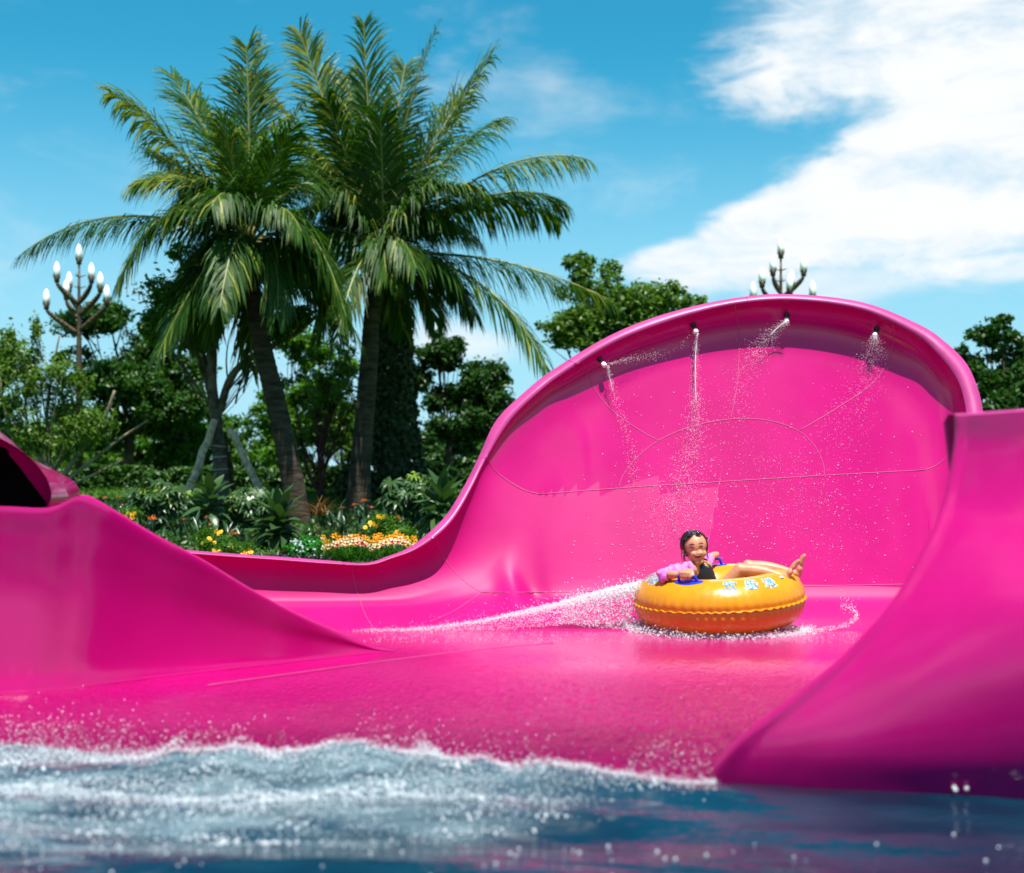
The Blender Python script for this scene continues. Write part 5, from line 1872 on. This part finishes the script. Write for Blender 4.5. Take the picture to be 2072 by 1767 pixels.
def sleeve(path, r0, r1, name='sleeve'):
    P = crom(np.array(path), 10)
    n = len(P)
    rr = np.linspace(r0, r1, n)
    V, F = tube(P - GO, rr, 20, False)
    d = V.reshape(n, 20, 3) - (P - GO)[:, None]
    a = np.linspace(0, 2 * np.pi, 20, endpoint=False)[None]
    k_ = np.arange(n)[:, None]
    w = 1 + .12 * np.sin(3 * a + k_ * .5) + .10 * np.sin(k_ * 1.3 + 2 * a) + .05 * rng.normal(0, 1, (n, 20))
    V = ((P - GO)[:, None] + d * w[..., None]).reshape(-1, 3)
    girl_part(name, V, F, PINKSLV, True, 'ruffled pink sleeve')


sleeve([SH_N + np.array([.005, .0, .008]), (SH_N + EL_N) / 2 + np.array([0, 0, .010]), EL_N + np.array([-.012, -.002, .0]), EL_N * .72 + WR_N * .28 + np.array([0, -.004, 0])], .043, .040)
sleeve([SH_F + np.array([-.004, 0, .01]), SH_F * .4 + EL_F * .6, EL_F], .040, .036)

# hair: cap over the skull, open over the face
nu, nv = 48, 30
uu, vv = np.meshgrid(np.linspace(0, 2 * np.pi, nu, endpoint=False), np.linspace(-1.15, np.pi / 2 - .01, nv))
x = .0815 * np.cos(vv) * np.cos(uu); y = .0925 * np.cos(vv) * np.sin(uu) - .004; z = .090 * np.sin(vv) + .017
rip = 1 + .025 * np.sin(uu * 17 + vv * 4) + .02 * np.sin(uu * 29)
V = HC + (x * rip)[..., None] * face_x + (y * rip)[..., None] * face_dir + z[..., None] * head_up
hair_line = np.where(np.abs(x) < .085, .088 - 8.0 * x ** 2, .0)     # height of the hairline over the forehead
faceopen = (y > .012 + .22 * np.abs(x)) & (z < hair_line)
low = (z < -.045) & (y > -.03)
keep = ~(faceopen | low)
Fg = grid_faces(nv, nu, True)
kf = keep.reshape(-1)[Fg].all(1)
Fk = Fg[kf]
used, inv = np.unique(Fk, return_inverse=True)
hair = girl_part('hair', V.reshape(-1, 3)[used] - GO, inv.reshape(-1, 4), HAIR, True, 'black hair tied back')
md = hair.modifiers.new('thick', 'SOLIDIFY'); md.thickness = .008; md.offset = -1
V, F = ell(hp(.0, -.105, .0) - GO, (.040, .034, .040), face_x, head_up)
girl_part('hair_knot', V, F, HAIR, True, None, hair)
mb = MB()
for k_ in range(16):
    s_ = -1 if k_ % 3 else 1
    a_ = hp(.078 * s_, rng.uniform(-.03, .02), rng.uniform(-.05, .0)) - GO
    mb.tube(bez2(a_, a_ + face_x * s_ * rng.uniform(.0, .02) - head_up * .025, a_ + face_x * s_ * rng.uniform(-.02, .02) - head_up * rng.uniform(.05, .10), 6), np.linspace(.0022, .0006, 6), 4)
st_o = mb.done('loose_strands', [HAIR], hair)
# goggles pushed up on the hair
gg = MB()
for (px, py) in ((1396, 1083), (1413.5, 1080.5)):
    c = at(px, py - 1.5, 9.122) - GO
    V, F = ell(c, (.021, .012, .013), face_x, head_up, 16, 10)
    gg.add(V, F)
gl = gg.done('goggles', [LENS], girl)
gl['label'] = 'dark swimming goggles pushed up on the hair'
a = np.linspace(R(150), R(390), 40)
P = np.stack([HC + head_up * (.058 + .012 * math.sin(t)) + face_x * .088 * math.cos(t) + face_dir * (.100 * math.sin(t) - .004) for t in a])
V, F = tube(P - GO, .005, 6)
girl_part('strap', V, F, SUIT, True, None, gl)


def stroke(name, pts, r, m, off=.0015, parent=None):
    P = np.array([ghit(x, y, off) for x, y in crom(np.array(pts, float), 5)])
    V, F = tube(P, np.concatenate([np.linspace(r * .5, r, len(P) // 2), np.linspace(r, r * .5, len(P) - len(P) // 2)]), 6)
    return girl_part(name, V, F, m, True, None, parent)


stroke('eye', [(1396.5, 1108.3), (1400.5, 1106.6), (1405, 1107.8)], .0042, DARKEYE)
stroke('eye', [(1414.5, 1106.4), (1418.5, 1104.6), (1422.3, 1105.4)], .0042, DARKEYE)
stroke('eyebrow', [(1394.5, 1102.5), (1400, 1100.6), (1405.5, 1101.6)], .0025, DARKEYE)
stroke('eyebrow', [(1413.5, 1100.2), (1418.5, 1098.6), (1423, 1099.6)], .0025, DARKEYE)


def face_patch(name, outline, m, off):
    P = [ghit(x, y, off) for x, y in outline]
    c = np.mean(P, 0) - face_dir * -.002
    V = np.array(P + [c])
    n = len(P)
    return girl_part(name, V, [(i, (i + 1) % n, n) for i in range(n)], m, True)


mo = face_patch('mouth', [(1403.2, 1121.5), (1407, 1122.2), (1412, 1121.9), (1416.5, 1121), (1420, 1119.4), (1419, 1123.8), (1416, 1127.2), (1412, 1128.6), (1408, 1127.5), (1405, 1124.8)], MOUTH, .0015)
face_patch('teeth', [(1404.8, 1122.2), (1408, 1122.6), (1412, 1122.3), (1416, 1121.5), (1418.8, 1120.6), (1417, 1123.4), (1412, 1125.2), (1407.5, 1124.6)], TEETH, .0032)
stroke('lip', [(1402.8, 1121.2), (1407, 1121.4), (1412, 1120.8), (1416.5, 1120.0), (1420.3, 1118.8)], .0032, LIP, .002)
stroke('lip', [(1404, 1123.6), (1407, 1127.6), (1412, 1129.4), (1416.5, 1127.6), (1419.6, 1122.6)], .0042, LIP, .002)
# ------------------------------------------------------------------ spray nozzles, jets, splashes, foam
ICO_V, ICO_F = None, None
bm = bmesh.new()
bmesh.ops.create_icosphere(bm, subdivisions=1, radius=1)
ICO_V = np.array([v.co[:] for v in bm.verts]); ICO_F = np.array([[v.index for v in f.verts] for f in bm.faces])
bm.free()


def drops(name, P, r, label, mat=None, stretch=None, cat='water'):
    P = np.asarray(P, float)
    n = len(P)
    r = np.broadcast_to(r, (n,))
    V = ICO_V[None] * r[:, None, None]
    if stretch is not None:                       # drawn out along their flight
        s = np.asarray(stretch, float).reshape(-1, 3)
        V = V + s[:, None] * (V @ nrm(s)[:, :, None] if False else np.einsum('nij,nj->ni', V, nrm(s))[..., None]) / r[:, None, None]
    V = V + P[:, None]
    F = (ICO_F[None] + np.arange(n)[:, None, None] * 12).reshape(-1, 3)
    o = link(name, mesh(name, V.reshape(-1, 3), F, mat or WHITE_WATER, True))
    return tag(o, label, cat, kind='stuff')


CLEAR = principled('running_water', (0.80, 0.82, 0.84), 0.12, trans=.55, ior=1.33)
STEEL = principled('nozzle_metal', (0.03, 0.03, 0.035), 0.35, metal=.6)
WHITE_PL = principled('nozzle_white', (0.8, 0.8, 0.8), 0.3)
NZ = [((1213, 726), (4, 6)), ((1403, 657), (0, 8)), ((1592, 637), (-5, 7)), ((1774, 665), (-4, 9))]
tips = []
for (px, py), (dx, dy) in NZ:
    p0, nn = hit(px, py, 0.0)
    d = nrm(nn * .9 + np.array([dx * .03, 0, -dy * .05]))
    mb = MB().tube([p0 - d * .02, p0 + d * .012, p0 + d * .013, p0 + d * .055], [.022, .022, .011, .011], 10)
    z = mb.done('spray_nozzle', [STEEL], slide)
    z.data.transform(Matrix.Translation((0, -9.0, 0)))
    mb = MB().tube([p0 + d * .05, p0 + d * .06, p0 + d * .085, p0 + d * .092], [.013, .020, .020, .012], 10)
    t_ = mb.done('nozzle_tip', [WHITE_PL], z)
    t_.data.transform(Matrix.Translation((0, -9.0, 0)))
    tips.append(p0 + d * .095)


def front_of(px, py, off):
    r_ = hit(px, py, off)
    return r_[0] if r_ is not None else at(px, py, 10.3)


def spray(path, n, w0, w1, r, dens=1.0, off0=.10, off1=.03):
    """droplets scattered along a path of pixels in front of the wall"""
    path = crom(np.array(path, float), 8)
    t = rng.random(n) ** dens
    f = t * (len(path) - 1)
    i = np.minimum(f.astype(int), len(path) - 2)
    c = path[i] + (path[i + 1] - path[i]) * (f - i)[:, None]
    w = w0 + (w1 - w0) * t
    c = c + rng.normal(0, 1, (n, 2)) * w[:, None]
    P = [front_of(x, y, abs(rng.normal(off0 + (off1 - off0) * tt, .02)) + .004) for (x, y), tt in zip(c, t)]
    return np.array(P), rng.uniform(.4, 1.1, n) * r * .62


SP = []
SP.append(spray([(1219, 730), (1265, 727), (1310, 722), (1335, 716)], 90, 2, 9, .0042))
SP.append(spray([(1219, 733), (1232, 775), (1248, 825), (1275, 900), (1290, 985)], 150, 1.2, 8, .0042))
SP.append(spray([(1404, 668), (1403, 740), (1406, 820)], 150, 1.4, 4, .0045))
SP.append(spray([(1402, 664), (1380, 690), (1362, 715)], 35, 2, 4, .0035))
SP.append(spray([(1406, 815), (1404, 880), (1395, 950), (1370, 1010), (1340, 1060)], 420, 7, 30, .0046))
SP.append(spray([(1588, 645), (1565, 670), (1540, 700), (1515, 725)], 260, 3, 14, .0044))
SP.append(spray([(1540, 700), (1510, 760), (1480, 830), (1440, 900)], 110, 14, 30, .004))
SP.append(spray([(1772, 674), (1768, 700), (1755, 735)], 200, 3, 13, .0044))
SP.append(spray([(1760, 720), (1740, 780), (1700, 860), (1660, 960)], 120, 15, 45, .004))
for pth, n_, w0_, w1_ in (([(1403, 700), (1405, 820), (1400, 900), (1380, 980), (1345, 1070)], 2600, 3, 26), ([(1590, 645), (1550, 690), (1510, 760), (1470, 850)], 1200, 3, 26), ([(1772, 674), (1765, 715), (1735, 800), (1690, 900)], 1100, 3, 32), ([(1219, 731), (1270, 727), (1345, 716)], 350, 1, 9), ([(1219, 733), (1245, 815), (1290, 985)], 500, 1, 10), ([(1500, 900), (1600, 1000), (1680, 1080)], 900, 50, 70)):
    a_, b_ = spray(pth, n_, w0_, w1_, .0026)
    SP.append((a_, b_))
# wet spatter clinging all over the wall
n = 560
c = np.concatenate([np.stack([rng.normal(1650, 110, n), rng.normal(1010, 80, n)], 1), np.stack([rng.normal(1390, 55, 420), rng.normal(1000, 60, 420)], 1), np.stack([rng.normal(1390, 120, 260), rng.normal(1120, 50, 260)], 1), np.stack([rng.uniform(1150, 1850, 260), rng.uniform(780, 1180, 260)], 1)])
c = c[(c[:, 0] > 1130) & (c[:, 0] < 1865) & (c[:, 1] > 740) & (c[:, 1] < 1180)]
P = np.array([front_of(x, y, .004) for x, y in c])
SP.append((P, rng.uniform(.25, 1.0, len(P)) ** 3 * .0036 + .0006))
drops('water_drops', np.concatenate([a for a, _ in SP]), np.concatenate([b_ for _, b_ in SP]), 'fine drops of spray in front of the pink bowl wall')
# the solid beginnings of the jets
JETS = [([(1219, 733), (1227, 762), (1240, 805)], .0028, 'thin jet of water falling from the leftmost nozzle'), ([(1403.5, 666), (1403.5, 720), (1404, 780), (1406, 822)], .0040, 'straight jet of water falling from the second nozzle'),
        ([(1588, 644), (1572, 662), (1555, 684)], .0050, 'jet of water fanning down from the topmost nozzle'), ([(1772, 673), (1768, 690), (1762, 712)], .0048, 'jet of water fanning down from the rightmost nozzle')]
for pl, r_, lab in JETS:
    P = np.array([front_of(x, y, .11 - .03 * k_ / len(pl)) for k_, (x, y) in enumerate(pl)])
    P = crom(P, 8)
    V, F = tube(P, np.linspace(r_, r_ * .6, len(P)) * rng.uniform(.7, 1.3, len(P)), 7)
    tag(link('water_jet', mesh('water_jet', V, F, WHITE_WATER)), lab, 'water jet')

# floor + bowl as one thing to drop splashes on


def base_z(x, y):
    p_, n_, i_, t_ = bowl_bvh.ray_cast(Vector((x, y, 3.0)), Vector((0, 0, -1)))
    z = float(floor_z(np.array(y)))
    if p_ is not None and y > 8.6 and p_.z < .8: z = max(z, p_.z)
    return z


# wake thrown up behind the ring: long foam line that grows towards the ring
Pw, Rw_ = [], []
N_W = 17000
t = rng.random(N_W) ** .50
lowx = 700 + 600 * t
crest = np.interp(t, [0, .2, .45, .7, .88, 1], [1281, 1274, 1256, 1222, 1192, 1176])
floor_ = np.interp(t, [0, .3, .6, .75, .88, 1], [1287, 1282, 1272, 1262, 1272, 1277])
f = rng.random(N_W)
edge_ = rng.random(N_W) < .42
f = np.where(edge_, np.abs(rng.normal(0, .13, N_W)), f ** np.interp(t, [0, .6, 1], [1.0, .8, 1.0]))
thin = (t < .72) & ~edge_ & (rng.random(N_W) < .6)
py = crest + (floor_ - crest) * f + rng.normal(0, 2.0, N_W) - (rng.random(N_W) < .06) * rng.exponential(9, N_W)
Yw = np.interp(t, [0, .5, 1], [9.15, 9.25, 9.28]) + rng.normal(0, .07, N_W)
sel = ~thin
for x_, y_, yy_ in zip(lowx[sel] + rng.normal(0, 3, sel.sum()), py[sel], Yw[sel]):
    p_ = at(x_, y_, yy_)
    p_[2] = max(p_[2], base_z(p_[0], p_[1]) + .003)
    Pw.append(p_)
Rw_ = np.interp(t[sel], [0, .5, .8, 1], [.0015, .0019, .0030, .0036]) * rng.uniform(.4, 1.5, sel.sum())
drops('splash', Pw, Rw_, 'white splash of water thrown up behind the left side of the ring', cat='splash')

# the body of the wake: a lumpy ridge of aerated water
FOAM = bpy.data.materials.new('aerated_water')
FOAM.use_nodes = True
q = NT(FOAM.node_tree)
p = FOAM.node_tree.nodes['Principled BSDF']
oc = q.n('ShaderNodeTexCoord').outputs['Object']
nz = q.noise(oc, 16, 6, 0.7, .6)
q.L(q.mixc(q.ramp(nz, .36, .62), (0.55, 0.20, 0.36, 1), (0.80, 0.78, 0.80, 1)), p.inputs['Base Color'])
p.inputs['Roughness'].default_value = 0.25
b = q.n('ShaderNodeBump')
q.L(q.noise(oc, 45, 5, 0.7), b.inputs['Height'])
b.inputs['Distance'].default_value = .03
q.L(b.outputs[0], p.inputs['Normal'])


def froth(m, scale, lo, hi, trans):
    """froth lets light through and thins to nothing where its density attribute falls"""
    q = NT(m.node_tree)
    p = m.node_tree.nodes['Principled BSDF']
    at_ = q.n('ShaderNodeAttribute')
    at_.attribute_name = 'density'
    oc = q.n('ShaderNodeTexCoord').outputs['Object']
    mp = q.n('ShaderNodeMapping')
    q.L(oc, mp.inputs[0])
    mp.inputs['Scale'].default_value = (1, 2.2, 1)
    a = q.ramp(q.math('ADD', at_.outputs['Fac'], q.math('MULTIPLY', q.math('SUBTRACT', q.noise(mp.outputs[0], scale, 6, .68, .5), .5), 1.3)), lo, hi)
    tl = q.n('ShaderNodeBsdfTranslucent')
    src = p.inputs['Base Color'].links[0].from_socket
    q.L(src, tl.inputs[0])
    m1 = q.n('ShaderNodeMixShader')
    m1.inputs[0].default_value = trans
    q.L(p.outputs[0], m1.inputs[1]); q.L(tl.outputs[0], m1.inputs[2])
    m2 = q.n('ShaderNodeMixShader')
    q.L(a, m2.inputs[0])
    q.L(q.n('ShaderNodeBsdfTransparent').outputs[0], m2.inputs[1]); q.L(m1.outputs[0], m2.inputs[2])
    q.L(m2.outputs[0], m.node_tree.nodes['Material Output'].inputs[0])


def density(o, d):
    a = o.data.attributes.new('density', 'FLOAT', 'POINT')
    a.data.foreach_set('value', np.asarray(d, np.float32).ravel())


froth(FOAM, 22, .25, .75, .45)
nx, ny = 220, 26
tt, ss = np.meshgrid(np.linspace(0, 1, nx), np.linspace(-1, 1, ny), indexing='ij')
px_ = 700 + 600 * tt
yc = np.interp(tt, [0, .5, 1], [9.15, 9.25, 9.28])
hgt = np.interp(tt, [0, .3, .6, .85, 1], [.010, .02, .08, .17, .20])
wid = np.interp(tt, [0, .5, 1], [.05, .13, .24])
X = (px_ - CX) / FV * yc
lump = fbm(X * 9 + 3, ss * 4 + 11, 4, 21)
Yp = yc + ss * wid + .04 * (fbm(X * 6, ss * 2, 3, 5) - .5)
Zb = np.vectorize(base_z)(X, np.minimum(Yp, 9.9))
Zp = Zb + hgt * np.maximum(0, 1 - ss ** 2) ** .8 * (.25 + 1.2 * lump) - .008
V = np.stack([X, Yp, Zp], -1).reshape(-1, 3)
Fg = grid_faces(nx, ny)
wk = link('wake', mesh('wake', V, Fg, FOAM))
density(wk, np.interp(tt, [0, .6, .8, 1], [.30, .42, .62, .80]) * (1 - ss ** 2) ** .5 * np.minimum(1, (1 - tt) * 8 + .6))
tag(wk, 'lumpy white wake running along the foot of the pink wall', 'water', kind='stuff')

# foam skirt round the ring's base and the arc of foam ahead of it
Ps, Rs_ = [], []
n = 3600
th = rng.uniform(R(-200), R(-8), n)
for a_ in th:
    rr = .535 + abs(rng.normal(0, .05)) - .03 * rng.random()
    x_, y_ = RC[0] + rr * math.cos(a_), RY + rr * math.sin(a_) * .92 + .03
    Ps.append((x_, y_, base_z(x_, y_) + abs(rng.normal(0, .016)) * (1.5 if math.cos(a_) < -.5 else 1)))
Rs_ += list(rng.uniform(.0012, .0045, n))
n = 420
arc = crom(np.array([(1610, 1268), (1660, 1268), (1705, 1262), (1733, 1252), (1726, 1243), (1700, 1240)], float), 10)
for _ in range(n):
    f_ = rng.random() * (len(arc) - 1.01)
    c = arc[int(f_)] + (arc[int(f_) + 1] - arc[int(f_)]) * (f_ % 1) + rng.normal(0, 2.2, 2)
    Y_ = zline(c[1], .12)
    Ps.append((at(c[0], c[1], Y_)[0], Y_, base_z(at(c[0], c[1], Y_)[0], Y_) + .004)); Rs_.append(rng.uniform(.001, .0036))
n = 900                                        # fine speckle on the running water
for _ in range(n):
    x_, y_ = rng.uniform(-.9, 2.2), rng.uniform(8.5, 9.1)
    Ps.append((x_, y_, base_z(x_, y_) + .002)); Rs_.append(rng.uniform(.0008, .0024))
drops('splash', Ps, np.array(Rs_), 'low ragged foam round the foot of the yellow ring', cat='splash')

# ------------------------------------------------------------------ churned foam where the slide runs into the pool
CHURN = bpy.data.materials.new('churned_foam')
CHURN.use_nodes = True
q = NT(CHURN.node_tree)
p = CHURN.node_tree.nodes['Principled BSDF']
oc = q.n('ShaderNodeTexCoord').outputs['Object']
nz = q.noise(oc, 4.2, 9, 0.74, .7)
n2 = q.noise(oc, 42, 5, 0.7)
f_ = q.ramp(q.math('ADD', q.math('MULTIPLY', nz, .75), q.math('MULTIPLY', n2, .35)), .40, .62)
q.L(q.mixc(f_, (0.13, 0.18, 0.215, 1), (0.74, 0.78, 0.80, 1)), p.inputs['Base Color'])
p.inputs['Roughness'].default_value = 0.16
p.inputs['IOR'].default_value = 1.33
b = q.n('ShaderNodeBump')
q.L(q.math('ADD', n2, q.math('MULTIPLY', q.noise(oc, 110, 3, .6), .4)), b.inputs['Height'])
b.inputs['Distance'].default_value = .02
b.inputs['Strength'].default_value = .7
q.L(b.outputs[0], p.inputs['Normal'])


def foam_mask(x, y):
    px = CX + x / y * FV
    back = np.interp(px, [-200, 0, 300, 600, 900, 1200, 1450, 1520], [5.62, 5.58, 5.50, 5.36, 5.22, 5.14, 5.10, 5.08])
    frnt = np.interp(px, [-200, 0, 300, 600, 900, 1200, 1450, 1520], [3.95, 4.0, 4.05, 4.10, 4.25, 4.5, 4.85, 5.05])
    back = back + .26 * (fbm(x * 2.2 + 9, x * 0 + 4, 4, 91) - .5)
    m = sstep(0, .10, back - y) * sstep(0, .75, y - frnt)
    return m


nx, ny = 420, 190
X, Yg = np.meshgrid(np.linspace(-2.35, 1.0, nx), np.linspace(3.95, 5.75, ny), indexing='ij')
m = foam_mask(X, Yg)
L1 = fbm(X * 4 + 5, Yg * 6 + 3, 5, 31, .55)
L2 = fbm(X * 16, Yg * 16, 3, 41)
boil = np.exp(-((Yg - (5.28 - .10 * X)) / .22) ** 2)
Z = pool_h(X, Yg) + m * (.012 + .13 * (L1 - .40) * (0.5 + boil) + .045 * (L2 - .5) * (.3 + boil)) + .004
keep = m > .02
Fg = grid_faces(nx, ny)
Fg = Fg[keep.reshape(-1)[Fg].any(1)]
froth(CHURN, 5.0, .02, .66, .30)
pf = link('pool_foam', mesh('pool_foam', np.stack([X, Yg, Z], -1).reshape(-1, 3), Fg, CHURN))
density(pf, m * (.52 + .75 * boil))
tag(pf, 'churning grey white foam where the slide runs into the pool', 'foam', kind='stuff')


def foam_z(x, y):
    mm = foam_mask(x, y)
    return pool_h(x, y) + mm * (.012 + .13 * (fbm(x * 4 + 5, y * 6 + 3, 5, 31, .55) - .40) * (0.5 + np.exp(-((y - (5.28 - .10 * x)) / .22) ** 2)))


P, Rd = [], []
n = 60000
x, y = rng.uniform(-2.3, .95, n), rng.uniform(4.1, 5.6, n)
w = foam_mask(x, y) * fbm(x * 3 + 1, y * 5, 4, 77) ** 2
k_ = rng.random(n) < w * 1.15
x, y = x[k_], y[k_]
P.append(np.stack([x, y, foam_z(x, y) + np.abs(rng.normal(0, .008, len(x)))], 1)); Rd.append(rng.uniform(.0010, .0036, len(x)))
# bright beads in clusters
cx, cy = rng.uniform(-2.2, .9, 70), rng.uniform(4.1, 5.4, 70)
k_ = foam_mask(cx, cy) > .15
for a_, b_ in zip(cx[k_], cy[k_]):
    m_ = rng.integers(2, 14)
    x, y = a_ + rng.normal(0, .05, m_), b_ + rng.normal(0, .02, m_)
    P.append(np.stack([x, y, foam_z(x, y) + .006], 1)); Rd.append(rng.uniform(.003, .0072, m_))
# the glittering fringe on the pink lip
n = 11000
px_ = rng.uniform(-40, 1450, n)
back = np.interp(px_, [-200, 0, 300, 600, 900, 1200, 1450], [5.62, 5.58, 5.50, 5.36, 5.22, 5.14, 5.10])
back = back + .26 * (fbm((px_ - CX) / FV * 5.4 * 2.2 + 9, px_ * 0 + 4, 4, 91) - .5)
y = back + rng.exponential(.15, n) * (.4 + 1.3 * fbm(px_ * .012, px_ * 0 + 3, 3, 13)) - .10 + rng.normal(0, .07, n)
x = (px_ - CX) / FV * y
zf = np.maximum(floor_z(y + .16 * np.clip(x, -2.4, 1.2) + .05), pool_h(x, y))
P.append(np.stack([x, y, zf + np.abs(rng.normal(0, .010, n)) + .002], 1)); Rd.append(rng.uniform(.0007, .0036, n) * np.where(rng.random(n) < .5, .6, 1.0))
# one taller plume
n = 420
px_ = rng.normal(866, 26, n); Y_ = 5.22 + rng.normal(0, .05, n)
x = (px_ - CX) / FV * Y_
P.append(np.stack([x, Y_, foam_z(x, Y_) + np.abs(rng.normal(0, .034, n)) * np.exp(-((px_ - 860) / 26) ** 2) + .004], 1)); Rd.append(rng.uniform(.0008, .0034, n))
# stray beads nearer the camera
n = 90
x, y = rng.uniform(-1.4, 1.6, n), rng.uniform(3.7, 4.4, n)
P.append(np.stack([x, y, pool_h(x, y) + .003], 1)); Rd.append(rng.uniform(.002, .006, n))
for c in ((1927, 1592), (1952, 1594), (1930, 1597)):
    Y_ = zline(c[1], .01); P.append(np.array([[at(c[0], c[1], Y_)[0], Y_ - .02, .012]])); Rd.append(np.array([.008]))
drops('foam_beads', np.concatenate(P), np.concatenate(Rd), 'bright beads of water tossed up from the pool foam', cat='water')
